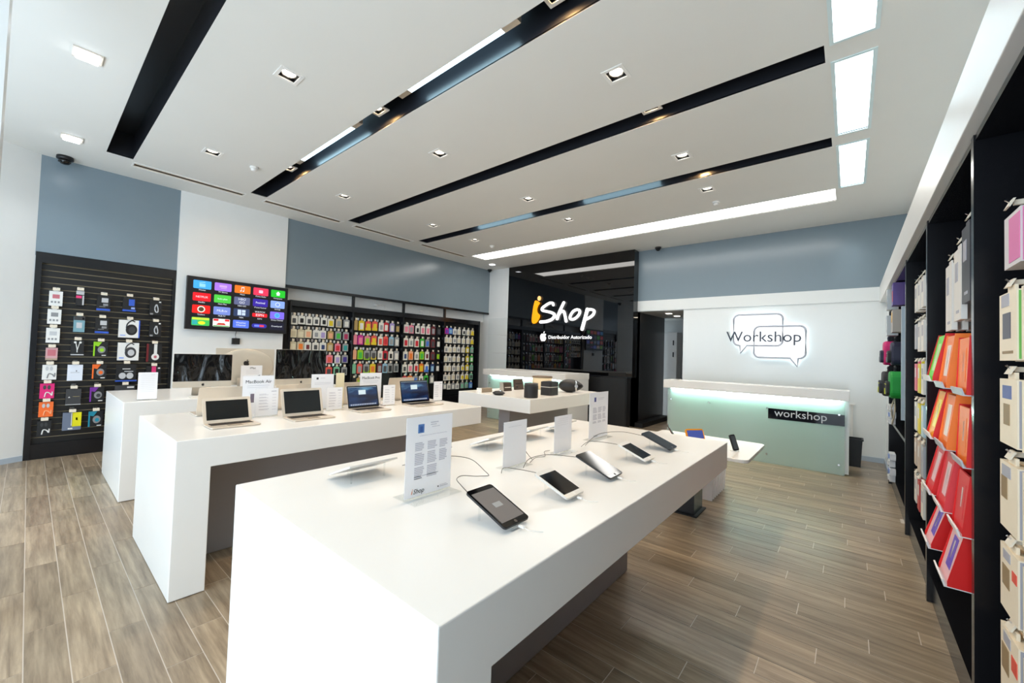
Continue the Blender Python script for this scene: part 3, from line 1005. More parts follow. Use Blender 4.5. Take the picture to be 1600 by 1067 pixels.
lines(t, w_, [(-.5, .7, h - .065 - .014 * k, .0016) for k in range(4)])
mb = MB().extr([(.0002, .2 * w_, h - .145), (.0002, .8 * w_, h - .13), (.0002, .78 * w_, h - .122)], (.0003, 0, 0))
mb.build('product_picture', INKD, t)
for k, (yc, lab) in enumerate(((1.25, 'low white keyboard before the nearest desktop computer'), (2.30, 'low white keyboard before the right desktop computer'))):
    t = thing('computer_keyboard', lab, 'keyboard', (-5.30, yc, T), 0, 'white keyboards on the third table')
    MB().extr([(-.055, -.14, 0), (.055, -.14, 0), (.055, -.14, .006), (-.055, -.14, .014)], (0, .28, 0)).build('base', ALUW, t, bevel=.001)
    mb = MB()
    for r in range(5):
        for c in range(14):
            zz = .0135 - r * .0015
            mb.box(-.05 + r * .02, -.033 + r * .02, -.136 + c * .0195, -.119 + c * .0195, zz - .003, zz)
    kk = mb.build('keys', WPLAS, t); kk['kind'] = 'stuff'

# ------------------------------------------------------------------ speakers on the cantilevered table
GS = 'speakers and docks on the cantilevered table'
DK = M('charcoal_speaker_cloth', (40, 38, 38), .6, bump=.3, scale=400)
t = thing('round_speaker', 'charcoal cylinder speaker at the near corner of the cantilevered table', 'speaker', (-3.21, 4.26, T), 0, GS)
MB().lathe([(.088, 0), (.092, .006), (.092, .150), (.089, .165)], n=32).build('cloth_body', DK, t, smooth=True)
MB().lathe([(.089, .165), (.090, .186), (.080, .190)], n=32).build('top_cap', M('dark_grey_cap', (58, 56, 55), .35), t, smooth=True)
t = thing('boxy_speaker', 'black boxy speaker with a pale middle band', 'speaker', (-3.27, 4.77, T), 0, GS)
for nm, z0, z1, e, mat in (('lower_body', 0, .112, 0, DK), ('pale_band', .112, .120, .002, ALUW), ('upper_body', .120, .186, 0, DK)):
    MB().extr([(a, b, z0) for a, b in rrect(.18 + e, .215 + e, .03, 6)], (0, 0, z1 - z0)).build(nm, mat, t)
MB().extr([(a, b, .186) for a, b in rrect(.15, .185, .03, 6)], (0, 0, .006)).build('top_pad', BPLAS, t)
t = thing('egg_shaped_speaker', 'black egg-shaped speaker with a silver band on the cantilevered table', 'speaker', (-3.30, 5.39, T + .004), R(-59), GS)
prof = [(.002 + .098 * max(0, math.sin(math.pi * u ** .85)) ** .62, -.19 + .38 * u) for u in [i / 28 for i in range(29)]]
rot = Matrix.Rotation(R(-90), 4, 'X')
MB().lathe(prof, (0, 0, .098), 28, rot).build('shell', M('black_speaker_mesh', (30, 28, 28), .42, bump=.2, scale=500), t, smooth=True)
ring = [(.098 * math.sin(math.pi * ((v + .19) / .38) ** .85) ** .62 + .005, v) for v in (.070, .082, .094)]
MB().lathe(ring, (0, 0, .098), 28, rot).build('silver_band', CHROME, t, smooth=True)
MB().cyl((.078, .085, .10), .026, .012, 16, axis='x').build('dock_button', CHROME, t)
MB().lathe([(.055, 0), (.05, .012), (.03, .02)], (0, -.02, 0)).build('foot', BPLAS, t, smooth=True)
t = thing('cream_round_speaker', 'large cream round speaker with dark rim, behind the black speakers', 'speaker', (-3.92, 5.50, T), 0, GS)
MB().lathe([(.125, 0), (.155, .01), (.165, .19)], n=36).build('body', M('cream_speaker_cloth', (226, 206, 170), .6), t, smooth=True)
MB().lathe([(.167, .19), (.170, .200), (.165, .210), (.12, .214)], n=36).build('rim', M('bronze_rim', (112, 92, 72), .4), t, smooth=True)
BRN = M('brown_speaker_grille', (66, 50, 40), .5, bump=.3, scale=300)
t = thing('clock_radio_dock', 'small brown dock speaker with silver side, left on the cantilevered table', 'speaker', (-4.0, 4.68, T), R(-6), GS)
MB().extr([(-.045, -.085, 0), (.04, -.085, 0), (.02, -.085, .125), (-.045, -.085, .13)], (0, .17, 0)).build('body', BRN, t, bevel=.004)
MB().extr([(-.047, -.092, 0), (.042, -.092, 0), (.022, -.092, .128), (-.047, -.092, .133)], (0, .007, 0)).build('side_plate', ALU, t)
MB().box(.028, .036, -.06, .06, .05, .06, None).build('display_strip', ALUW, t)
t = thing('brown_tablet_speaker', 'leaning brown square speaker behind the dock on the cantilevered table', 'speaker', (-4.03, 5.03, T), R(-4), GS)
MB().extr([(-.02, -.10, 0), (.02, -.10, 0), (-.025, -.10, .165), (-.05, -.10, .165)], (0, .20, 0)).build('body', BRN, t, bevel=.004)
MB().box(-.012, -.004, -.07, .07, .085, .10, None).build('dark_band', BPLAS, t)
MB().cyl((-.006, -.055, .045), .016, .02, 14, axis='x').build('dial', BPLAS, t)
t = thing('puck_speaker', 'flat black oval gadget at the front edge of the cantilevered table', 'speaker', (-3.68, 4.15, T), 0, GS)
MB().lathe([(.05, 0), (.085, .02), (.085, .03), (.05, .052), (.01, .056)], n=28).build('shell', DK, t, smooth=True)
MB().lathe([(.022, .050), (.020, .060)], (.02, .02, 0), n=16).build('silver_button', CHROME, t)
t = thing('small_bar_speaker', 'small grey bar-shaped gadget at the left end of the cantilevered table', 'speaker', (-4.05, 4.26, T), 0, GS)
MB().box(-.04, .04, -.12, .12, 0, .06).build('body', M('taupe_grille', (140, 124, 104), .5), t, bevel=.006)
MB().box(-.041, .041, -.124, -.10, 0, .062).build('end_cap', WPLAS, t, bevel=.004)

# ------------------------------------------------------------------ low phone table
t = thing('low_phone_table', 'low white round-cornered table with phones behind the near table', 'table', (-1.11, 4.16, 0))
pts = [(a, b, .672) for a, b in rrect(.98, .88, .06, 6)]
MB().extr(pts, (0, 0, .028)).build('tabletop', CORIAN, t, bevel=.003)
MB().box(-.28, -.02, -.03, .25, .012, .672).build('pedestal', BLK, t)
MB().box(-.31, .01, -.06, .28, 0, .012).build('base_plate', BLKM, t)


def make_phone(label, loc, rotz, land, case, tilt=62):
    p = thing('mobile_phone', label, 'phone', loc, rotz, 'phones on the low table')
    a = R(tilt); w_, h = (.125, .068) if land else (.068, .128)
    mt = Matrix(((0, math.sin(a), -math.cos(a), 0), (1, 0, 0, 0), (0, math.cos(a), math.sin(a), .016), (0, 0, 0, 1)))
    def pan(nm, wa, ha, r, n0, n1, mat):
        MB().extr([(p_, n0, h / 2 + q) for p_, q in rrect(wa, ha, r)], (0, n1 - n0, 0), mt).build(nm, mat, p)
    pan('case', w_ + .01, h + .01, .014, -.012, 0, case)
    pan('screen', w_ - .006, h - .012, .003, 0, .0012, M('phone_screen_grey', (96, 100, 104), .1) if not land else EM('phone_screen_blue', (66, 80, 150), .7))
    MB().lathe([(.034, 0), (.034, .008), (.012, .012), (.010, .03)], (-.02, 0, 0)).build('holder', WPLAS, p)
    return p


ORC = M('orange_phone_case', (236, 150, 24), .4)
make_phone('black upright phone at the right end of the low table', (-.755, 4.02, .70), R(-18), False, BPLAS, 70)
ph = make_phone('orange-cased phone lying sideways on the low table', (-1.135, 4.19, .7005), R(-40), True, ORC, 66)
ph.scale = (1.4, 1.4, 1.4)
make_phone('small black and orange phone at the left on the low table', (-1.36, 4.24, .70), R(15), False, M('brown_case', (72, 52, 40), .4), 60)
# white paper bags standing behind the pedestal
for k in range(8):
    y0 = 4.70 + k * .078
    b = thing('paper_bag', 'white paper bag standing on the floor behind the low table, %s from the front' % ORD[k], 'bag', (-1.22, y0, 0), 0, 'row of white paper bags under the low table')
    MB().extr([(-.13, 0, .002), (.11, 0, .002), (.13, .012, .40), (-.11, .012, .40)], (0, .022, 0)).build('bag_body', PAPER, b)
    MB().tube([(.04, .022, .40), (.05, .022, .46), (-.03, .022, .46), (-.04, .022, .40)], .003, 5).build('handle', WPLAS, b)

# ================================================================== COUNTERS
PALEG = M('pale_green_board', (222, 234, 228), .5)


def counter(label, x0, x1, yf, zt, zs, depth, gx0, gx1, group):
    """yf front of the worktop, zs its underside, zt its top"""
    t = thing('service_counter', label, 'counter', ((x0 + x1) / 2, yf, 0), 0, group)
    h = (x1 - x0) / 2; cx = (x0 + x1) / 2
    MB().box(-h, h, 0, depth, zs, zt).build('worktop', CORIAN, t, bevel=.003)
    MB().box(gx0 - cx + .02, gx1 - cx - .01, .125, depth - .02, .004, zs - .001).build('carcass', PALEG, t)
    MB().box(gx1 - cx - .01, h - .002, .10, depth - .02, .02, zs - .001).build('side_panel', WHITEP, t)
    g = MB().box(gx0 - cx, gx1 - cx, .055, .065, .008, zs - .012).build('glass_front', FROST, t)
    MB().box(gx0 - cx + .05, gx1 - cx - .05, .070, .10, zs - .02, zs - .004).build('light_strip', LEDBAR, t)
    for px in (gx0 - cx + .06, gx0 - cx + (gx1 - gx0) * .28, gx0 - cx + (gx1 - gx0) * .62, gx1 - cx - .06):
        for pz in (.14, zs - .19):
            MB().cyl((px, .042, pz), .012, .08, 12, axis='y').build('glass_standoff', CHROME, t)
    return t, cx


t, cx = counter('workshop counter with glowing green glass front and white worktop', -2.44, 0.0, 6.98, 1.135, 1.0, .42, -2.38, -.045, 'glass fronted counters')
sg = MB().box(-.918 - cx, -.047 - cx, .046, .054, .662, .812).build('sign_plate', M('dark_sign_plate', (22, 24, 32), .06), t)
text('lettering', 'workshop', .150, M('pale_lettering', (214, 218, 222), .4), sg, (-.535 - cx, .0455, .752), (1, 0, 0), (0, 0, 1), .0006, sx=1.0)
counter('reception counter with glowing green glass front before the black glass wall', -6.52, -4.28, 6.78, 1.12, .995, .95, -6.40, -4.42, 'glass fronted counters')
t = thing('black_credenza', 'low matt black cabinet along the foot of the black glass wall', 'cabinet', (-5.27, 7.98, 0))
MB().box(-1.73, 1.73, 0, .195, .06, 1.045).build('carcass', BLKM, t)
MB().box(-1.74, 1.74, -.012, .195, 1.045, 1.066).build('top', BLK, t)
MB().box(-1.72, 1.72, .02, .19, 0, .06).build('plinth', BLKM, t)
for k in range(4):
    MB().box(-1.72 + k * .86, -.87 + k * .86, -.014, -.001, .07, 1.035).build('door', BLKM, t, bevel=.002)
# bin and pipe at the right of the counter
t = thing('waste_bin', 'black tapered waste bin on the floor beside the workshop counter', 'bin', (.045, 7.90, 0))
MB().extr([(-.085, -.085, .001), (.085, -.085, .001), (.085, .085, .001), (-.085, .085, .001)], (0, 0, .01)).build('bottom', BPLAS, t)
mb = MB()
a, b = .085, .105
mb.v = [(-a, -a, 0), (a, -a, 0), (a, a, 0), (-a, a, 0), (-b, -b, .40), (b, -b, .40), (b, b, .40), (-b, b, .40), (-b + .008, -b + .008, .40), (b - .008, -b + .008, .40), (b - .008, b - .008, .40), (-b + .008, b - .008, .40), (-a + .008, -a + .008, .02), (a - .008, -a + .008, .02), (a - .008, a - .008, .02), (-a + .008, a - .008, .02)]
for o_ in (0, 4, 8):
    for i in range(4):
        j = (i + 1) % 4
        mb.f.append([o_ + i, o_ + j, o_ + 4 + j, o_ + 4 + i])
mb.build('body', BPLAS, t)
mb = MB()
for q in ((-b - .012, b + .012, -b - .012, -b), (-b - .012, b + .012, b, b + .012), (-b - .012, -b, -b, b), (b, b + .012, -b, b)):
    mb.box(q[0], q[1], q[2], q[3], .385, .405)
mb.build('rim', BPLAS, t)
t = thing('wall_conduit', 'thin white cable conduit on the wall above the waste bin', 'conduit', (.035, YB - .016, .08))
MB().box(-.010, .010, -.012, .012, 0, .765).build('channel', WPLAS, t)
MB().box(-.034, .034, -.014, .014, .765, .785).build('cap', WPLAS, t)

# white cabinet at the end of the corridor
t = thing('tall_white_cabinet', 'tall white cabinet with black handles at the end of the dark corridor', 'cabinet', (-3.40, 10.2, 0))
MB().box(-.24, .14, .02, .38, .06, 2.14).build('carcass', WPLAS, t)
for z0, z1, hz in ((.06, .62, .35), (.63, 1.20, 0), (1.21, 1.70, 1.59), (1.71, 2.13, 1.88)):
    d = MB().box(-.238, .138, 0, .019, z0, z1).build('door', WHITEP, t, bevel=.002)
    if hz:
        MB().box(.05, .075, -.022, -.0005, hz - .06, hz + .06).build('handle', BPLAS, d)
MB().box(-.22, .12, .03, .36, 0, .06).build('plinth', BPLAS, t)
for k, (x, y) in enumerate(((-3.02, 8.89), (-3.04, 9.49))):
    t = thing('corridor_downlight', '%s square downlight in the grey corridor ceiling' % ('nearer' if k == 0 else 'farther'), 'ceiling light', (x, y, 2.48), 0, 'downlights in the corridor')
    MB().box(-.07, .07, -.07, .07, -.012, 0).build('frame', WPLAS, t)
    MB().box(-.052, .052, -.052, .052, -.02, -.012).build('lamp_face', LAMP, t)

# ================================================================== SIGNS ON THE BACK WALLS
t = thing('shop_sign', 'lit shop sign with orange i and white script letters on black glass', 'sign', (-5.25, 8.178, 2.40))
OX, OZ = -5.25, 2.40


def stroke(nm, pts, wd, mat, taper=None, closed=False):
    c = catmull([(x - OX, z - OZ, 0) for x, z in pts], 9, closed)
    n = len(c); Lp, Rp = [], []
    for i, p in enumerate(c):
        tg = (c[min(i + 1, n - 1)] - c[max(i - 1, 0)]) if not closed else (c[(i + 1) % n] - c[i - 1])
        tg.normalize(); nn = Vector((-tg.y, tg.x, 0))
        wi = wd / 2
        if taper: wi *= taper[0] + (taper[1] - taper[0]) * i / (n - 1)
        Lp.append(p + nn * wi); Rp.append(p - nn * wi)
    mb = MB()
    k = n if closed else n - 1
    for i in range(k):
        j = (i + 1) % n
        mb.extr([(Lp[i].x, -.055, Lp[i].y), (Lp[j].x, -.055, Lp[j].y), (Rp[j].x, -.055, Rp[j].y), (Rp[i].x, -.055, Rp[i].y)], (0, .03, 0))
    if not closed:
        for e, q in ((0, 0), (n - 1, 1)):
            rr = wd / 2 * ((taper[q]) if taper else 1)
            mb.cyl((c[e].x, -.055, c[e].y), rr, .03, 14, axis='y')
    return mb


S = [(-5.534, 2.701), (-5.557, 2.751), (-5.656, 2.751), (-5.805, 2.679), (-5.868, 2.628), (-5.834, 2.579), (-5.638, 2.535), (-5.521, 2.49), (-5.492, 2.441), (-5.558, 2.36), (-5.716, 2.308), (-5.9, 2.298)]
h1 = [(-5.235, 2.745), (-5.308, 2.611), (-5.365, 2.492), (-5.412, 2.364)]
h2 = [(-5.394, 2.424), (-5.335, 2.508), (-5.265, 2.543), (-5.219, 2.512), (-5.19, 2.426), (-5.156, 2.296)]
oo = [(-4.861, 2.56), (-4.797, 2.528), (-4.806, 2.454), (-4.884, 2.373), (-4.98, 2.334), (-5.047, 2.361), (-5.032, 2.445), (-4.957, 2.53)]
p1 = [(-4.597, 2.553), (-4.656, 2.332), (-4.72, 2.103)]
p2 = [(-4.606, 2.528), (-4.514, 2.549), (-4.426, 2.512), (-4.438, 2.44), (-4.509, 2.377), (-4.618, 2.328)]
stroke('letter', S, .075, LETW, (.8, 1.0)).build('letter_s', LETW, t)
mb = stroke('letter', h1, .072, LETW, (.9, 1.05)); m2 = stroke('letter', h2, .066, LETW)
k = len(mb.v); mb.v += m2.v; mb.f += [[k + i for i in f] for f in m2.f]
mb.build('letter_h', LETW, t)
stroke('letter', oo, .062, LETW, None, True).build('letter_o', LETW, t)
mb = stroke('letter', p1, .078, LETW); m2 = stroke('letter', p2, .062, LETW)
k = len(mb.v); mb.v += m2.v; mb.f += [[k + i for i in f] for f in m2.f]
mb.build('letter_p', LETW, t)
iblob = [(-6.087, 2.83), (-6.031, 2.835), (-5.944, 2.776), (-5.988, 2.715), (-6.023, 2.627), (-6.004, 2.535), (-5.928, 2.461), (-5.958, 2.372), (-6.022, 2.292), (-6.088, 2.263), (-6.145, 2.277), (-6.171, 2.36), (-6.155, 2.523), (-6.127, 2.704)]
c = catmull([(x - OX, z - OZ, 0) for x, z in iblob], 4, True)
MB().extr([(p.x, -.055, p.y) for p in c], (0, .03, 0)).build('letter_i', ORANGE, t)
MB().extr([(-5.962 - OX + .046 * math.cos(a), -.055, 2.891 - OZ + .058 * math.sin(a)) for a in [2 * math.pi * i / 18 for i in range(18)]], (0, .03, 0)).build('letter_i_dot', EM('peach_lit_dot', (255, 196, 120), .95), t)
# black backing rims seen as a shadow edge behind the letters, on spacers
mb = MB()
for q in ((-5.83, 2.45), (-5.39, 2.42), (-5.19, 2.42), (-4.92, 2.35), (-4.70, 2.2), (-6.10, 2.4), (-5.62, 2.75)):
    mb.cyl((q[0] - OX, -.025, q[1] - OZ), .012, .024, 10, axis='y')
mb.build('spacers', BPLAS, t)
t = thing('dealer_sign', 'white emblem and small white dealer line below the lit shop sign', 'sign', (-5.2, 8.178, 1.93))
fruit('emblem', LETW, t, (-.633, -.001, .012), (1, 0, 0), (0, 0, 1), .245, .006)
text('lettering', 'Distribuidor Autorizado', .122, LETW, t, (.117, -.004, -.012), (1, 0, 0), (0, 0, 1), .003)

# workshop sign: two halo-lit speech bubbles and lettering
t = thing('workshop_sign', 'halo-lit sign of two overlapping speech bubbles reading Workshop', 'sign', (-1.15, YB, 1.9))
OX, OZ = -1.15, 1.9
HALO = EM('halo_white', (232, 250, 255), 3.5)
BUBW = EM('bubble_face_white', (250, 253, 255), .92)
BUBG = M('bubble_outline_grey', (186, 189, 200), .4)


def bubble(x0, x1, z0, z1, r, tail):
    out = []
    n = 6
    def arc(cx_, cz_, a0):
        return [(cx_ + r * math.cos(R(a0 + 90 * i / n)), cz_ + r * math.sin(R(a0 + 90 * i / n))) for i in range(n + 1)]
    out += arc(x1 - r, z1 - r, 0) + arc(x0 + r, z1 - r, 90) + arc(x0 + r, z0 + r, 180) + tail + arc(x1 - r, z0 + r, 270)
    return [(a - OX, b - OZ) for a, b in out]


for k, (args, yy) in enumerate((((-1.652, -.893, 1.775, 2.335, .09, [(-1.547, 1.775), (-1.538, 1.636), (-1.432, 1.775)]), -.055), ((-1.322, -.568, 1.565, 2.117, .09, [(-.785, 1.565), (-.68, 1.425), (-.672, 1.565)]), -.0585))):
    ol = bubble(*args)
    MB().extr([(a, yy, b) for a, b in ol], (0, .012, 0)).build('bubble_face', BUBW, t)
    MB().extr([(a * 1.0, -.036 + k * .002, b) for a, b in ol], (0, .004, 0)).build('halo_light', HALO, t)
    MB().tube([(a, yy - .004, b) for a, b in ol], .0155, 8, True).build('bubble_outline', BUBG, t, smooth=True)
MB().cyl((-.3, -.036, .2), .012, .035, 10, axis='y').cyl((.3, -.036, -.1), .012, .035, 10, axis='y').build('wall_spacers', BPLAS, t)
text('lettering', 'Workshop', .265, M('dark_slate_lettering', (40, 46, 64), .4), t, (-1.195 - OX, -.074, 1.925 - OZ), (1, 0, 0), (0, 0, 1), .004, sx=.985)

# ================================================================== TELEVISION
t = thing('television', 'large wall-mounted television showing a grid of coloured app tiles', 'television', (-7.72, 2.20, 2.115))
MB().box(.002, .05, -.35, .35, -.2, .2).build('wall_mount', BPLAS, t)
MB().box(.05, .10, -.715, .705, -.402, .402).build('housing', BPLAS, t, bevel=.004)
scn = MB().box(.10, .1012, -.70, .69, -.388, .392).build('screen', EM('television_black', (6, 7, 14), 1.0), t)
ICON = [[((60, 160, 235), 'Movies', 'clap'), ((160, 110, 230), 'TV Shows', 'lines'), ((225, 110, 20), 'Music', 'note'), ((225, 50, 85), 'iTunes Radio', 'sq'), ((30, 185, 40), 'Computers', 'house')],
        [((225, 10, 30), 'Netflix', 'NETFLIX'), ((70, 190, 60), 'Hulu Plus', 'hulu plus'), ((88, 94, 130), 'HBO GO', 'HBO\nGO'), ((50, 30, 150), 'iTunes Festival', 'Festival'), ((130, 160, 225), 'Settings', 'gear')],
        [((225, 20, 15), 'Trailers', 'disc'), ((110, 130, 200), 'MLB.TV', 'MLB.tv'), ((40, 56, 92), 'NBA', 'grid'), ((215, 20, 35), 'ESPN', 'ESPN'), ((120, 100, 220), 'Disney Channel', 'globe')],
        [((60, 180, 80), '', 'two'), ((225, 225, 225), '', 'flag'), ((80, 110, 225), '', 'Weather\nChannel'), ((40, 40, 150), '', 'pill'), ((12, 14, 40), '', 'Crunchyroll')]]
TXW = EM('screen_text_white', (225, 230, 240), .9)
for r in range(4):
    for c in range(5):
        col, cap, kind = ICON[r][c]
        yc = -.525 + c * .2675; zc = .285 - r * .188
        w_, h_ = .225, .125
        if kind == 'ESPN': h_ = .062; zc2 = zc - .02
        elif kind == 'pill': h_ = .07; zc2 = zc - .01
        else: zc2 = zc
        ic = MB().extr([(.1013, yc + p, zc2 + q) for p, q in rrect(w_, h_, min(.014, h_ * .3) if kind != 'pill' else .034)], (.0004, 0, 0)).build('app_tile', EM('tile_%d_%d' % (r, c), col, .95), scn)
        # children of the tile would be a fourth level: marks sit beside the tiles on the screen
        X0 = .1018
        def mk(mb, mat=TXW): return mb.build('tile_mark', mat, scn)
        if kind in ('NETFLIX', 'hulu plus', 'HBO\nGO', 'Festival', 'MLB.tv', 'ESPN', 'Weather\nChannel', 'Crunchyroll'):
            sz = {'NETFLIX': .04, 'hulu plus': .036, 'HBO\nGO': .052, 'Festival': .048, 'MLB.tv': .05, 'ESPN': .056, 'Weather\nChannel': .04, 'Crunchyroll': .035}[kind]
            text('tile_lettering', kind, sz, TXW, scn, (X0, yc, zc2), (0, 1, 0), (0, 0, 1), .0002)
            if kind == 'ESPN': text('tile_lettering', 'WATCH', .04, TXW, scn, (X0, yc, zc2 + .052), (0, 1, 0), (0, 0, 1), .0002)
        elif kind == 'note':
            mb = MB()
            for dy in (-.018, .018):
                mb.extr([(X0, yc + dy - .008 + .011 * math.cos(a), zc - .026 + .009 * math.sin(a)) for a in [2 * math.pi * i / 12 for i in range(12)]], (.0003, 0, 0))
                mb.box(X0, X0 + .0003, yc + dy - .001, yc + dy + .004, zc - .026, zc + .03)
            mb.extr([(X0, yc - .019, zc + .022), (X0, yc + .022, zc + .03), (X0, yc + .022, zc + .042), (X0, yc - .019, zc + .034)], (.0003, 0, 0)); mk(mb)
        elif kind == 'clap':
            mb = MB().box(X0, X0 + .0003, yc - .038, yc + .038, zc - .035, zc + .015)
            mb.extr([(X0, yc - .04, zc + .018), (X0, yc + .036, zc + .036), (X0, yc + .033, zc + .046), (X0, yc - .042, zc + .028)], (.0003, 0, 0)); mk(mb, EM('pale_blue_mark', (140, 200, 245), .9))
        elif kind == 'lines':
            for q in ((-.05, .05, -.005, .03), (-.03, .045, -.025, -.015)): mk(MB().box(X0, X0 + .0003, yc + q[0], yc + q[1], zc + q[2], zc + q[3]), EM('pale_violet_mark', (198, 160, 245), .9))
        elif kind == 'sq':
            mk(MB().extr([(X0, yc + p, zc + q) for p, q in rrect(.062, .05, .01)], (.0003, 0, 0)), EM('pale_pink_mark', (245, 190, 210), .9))
        elif kind == 'house':
            mb = MB().box(X0, X0 + .0003, yc - .024, yc + .024, zc - .03, zc + .008)
            mb.extr([(X0, yc - .036, zc + .004), (X0, yc + .036, zc + .004), (X0, yc, zc + .042)], (.0003, 0, 0)); mk(mb)
        elif kind in ('gear', 'globe', 'disc'):
            col2 = {'gear': (200, 215, 250), 'globe': (90, 190, 240), 'disc': (245, 235, 220)}[kind]
            rr = {'gear': .036, 'globe': .042, 'disc': .048}[kind]
            pts = []
            for i in range(32):
                a = 2 * math.pi * i / 32
                q = rr * (1 + (.16 if kind == 'gear' and i % 4 < 2 else 0))
                pts.append((X0, yc + q * math.cos(a), zc + q * math.sin(a)))
            mk(MB().extr(pts, (.0003, 0, 0)), EM('mark_' + kind, col2, .9))
            q = rr * .72
            mk(MB().extr([(X0 + .0003, yc + q * math.cos(a), zc + q * math.sin(a)) for a in [2 * math.pi * i / 24 for i in range(24)]], (.0003, 0, 0)), EM('mark_in_' + kind, {'gear': (120, 150, 220), 'globe': (70, 150, 215), 'disc': (80, 64, 40)}[kind], .9))
        elif kind == 'grid':
            for q in ((-.055, -.004, -.045, .045), (.004, .055, -.045, -.003), (.004, .055, .003, .045)): mk(MB().box(X0, X0 + .0003, yc + q[0], yc + q[1], zc + q[2], zc + q[3]), EM('pale_grid_mark', (190, 205, 225), .9))
        elif kind == 'two':
            mk(MB().box(X0, X0 + .0003, yc - .105, yc + .105, zc + .025, zc + .058), EM('lime_mark', (190, 210, 60), .9))
            mk(MB().box(X0, X0 + .0003, yc - .105, yc - .04, zc - .05, zc + .02), EM('teal_mark', (40, 160, 160), .9))
            mk(MB().extr([(X0 + .0002, yc + .015 + .045 * math.cos(a), zc - .02 + .026 * math.sin(a)) for a in [2 * math.pi * i / 16 for i in range(16)]], (.0003, 0, 0)), EM('yellow_mark', (225, 220, 40), .9))
        elif kind == 'flag':
            for q in ((-.105, -.04), (.045, .105)): mk(MB().box(X0, X0 + .0003, yc + q[0], yc + q[1], zc + .025, zc + .058), EM('red_mark', (215, 40, 50), .9))
            mk(MB().extr([(X0, yc - .07, zc - .035), (X0, yc + .06, zc - .035), (X0, yc + .04, zc - .005), (X0, yc - .04, zc - .005)], (.0003, 0, 0)), EM('brick_mark', (190, 50, 30), .9))
            mk(MB().box(X0, X0 + .0003, yc - .105, yc + .105, zc - .06, zc - .045), EM('green_mark', (70, 150, 50), .9))
        elif kind == 'pill':
            mk(MB().box(X0, X0 + .0003, yc - .075, yc - .002, zc2 - .016, zc2 + .016), EM('pill_blue', (110, 130, 240), .9))
            mk(MB().box(X0, X0 + .0003, yc + .002, yc + .07, zc2 - .016, zc2 + .016), EM('pill_red', (225, 60, 80), .9))
        if cap:
            text('caption', cap, .030, TXW, scn, (X0, yc, zc - .082), (0, 1, 0), (0, 0, 1), .0002)
t = thing('power_adapter', 'small black adapter hanging on the white wall below the television', 'adapter', (-7.72, 2.172, 1.504))
MB().box(.002, .035, -.056, .056, 0, .10).build('body', BPLAS, t, bevel=.006)
MB().tube([(.014, .0, .10), (.014, -.008, .15), (.014, .004, .215)], .004, 6).build('lead', BPLAS, t)

# ================================================================== LEFT SLATWALL DISPLAY
sw = thing('slatwall_display', 'black slatwall display with a dark frame in the left wall', 'display', (-7.80, .70, 0))
Y0, Y1 = -.685, .675
MB().box(-.30, .07, Y0, Y0 + .055, 0, 2.575).build('frame_post', BLK, sw)
MB().box(-.30, .07, Y1 - .03, Y1, 0, 2.575).build('frame_post', BLK, sw)
MB().box(-.30, .07, Y0 + .055, Y1 - .03, 2.447, 2.575).build('frame_header', BLK, sw)
MB().box(-.30, .065, Y0 + .055, Y1 - .03, 0, .185).build('plinth', BLK, sw)
MB().box(-.03, -.018, Y0 + .055, Y1 - .03, .185, 2.447).build('groove_back', TAN, sw)
nsl = 29
dz = (2.447 - .185) / nsl
sl = None
for k in range(nsl):
    z0 = .185 + k * dz
    if sl is None:
        sl = MB().box(-.018, 0, Y0 + .056, Y1 - .031, 0, dz - .012).build('slat', M('black_slat', (24, 22, 21), .35, var=.1), sw, loc=(0, 0, z0))
    else:
        o = sl.copy(); COL.objects.link(o); o.parent = sw; o.location = (0, 0, z0)


def hook_part(parent, y, z, reach, tagw=.062, tagh=.018):
    """hook with price tag, local to a display whose panel face is local x=0"""
    h = MB().tube([(0, y, z), (reach, y, z + .004), (reach + .012, y, z + .016)], .0028, 5).box(0, .004, y - .022, y + .022, z - .02, z + .03).build('hook', CHROME, parent)
    MB().extr([(reach + .010, y - tagw / 2, z - .020), (reach + .016, y - tagw / 2, z - .020), (reach + .004, y - tagw / 2, z + tagh), (reach - .002, y - tagw / 2, z + tagh)], (0, tagw, 0)).build('price_tag', TAG, h)
    return h


def carton(name, label, loc, w_, h_, d_, mat, group, cat='box'):
    o = MB().box(-d_, 0, -w_ / 2, w_ / 2, -h_ / 2, h_ / 2).box(-d_ * .6, -d_ * .4, -.018, .018, h_ / 2, h_ / 2 + .022).build(name, mat, loc=loc)
    return tag(o, label, cat, group)


def rect_print(o, name, y0, y1, z0, z1, mat, x=0.0, t_=.0012):
    return MB().box(x, x + t_, y0, y1, z0, z1).build(name, mat, o)


def ell(mb, y, z, ry, rz, x=.001, t_=.001, rin=0.0):
    n = 20
    if rin:
        for i in range(n):
            a, b = 2 * math.pi * i / n, 2 * math.pi * (i + 1) / n
            mb.extr([(x, y + ry * math.cos(a), z + rz * math.sin(a)), (x, y + ry * math.cos(b), z + rz * math.sin(b)), (x, y + ry * rin * math.cos(b), z + rz * rin * math.sin(b)), (x, y + ry * rin * math.cos(a), z + rz * rin * math.sin(a))], (t_, 0, 0))
    else:
        mb.extr([(x, y + ry * math.cos(2 * math.pi * i / n), z + rz * math.sin(2 * math.pi * i / n)) for i in range(n)], (t_, 0, 0))
    return mb


C = {}


def col(name, rgb, rough=.4):
    k = 'pack_' + name
    return M(k, rgb, rough, var=.03)


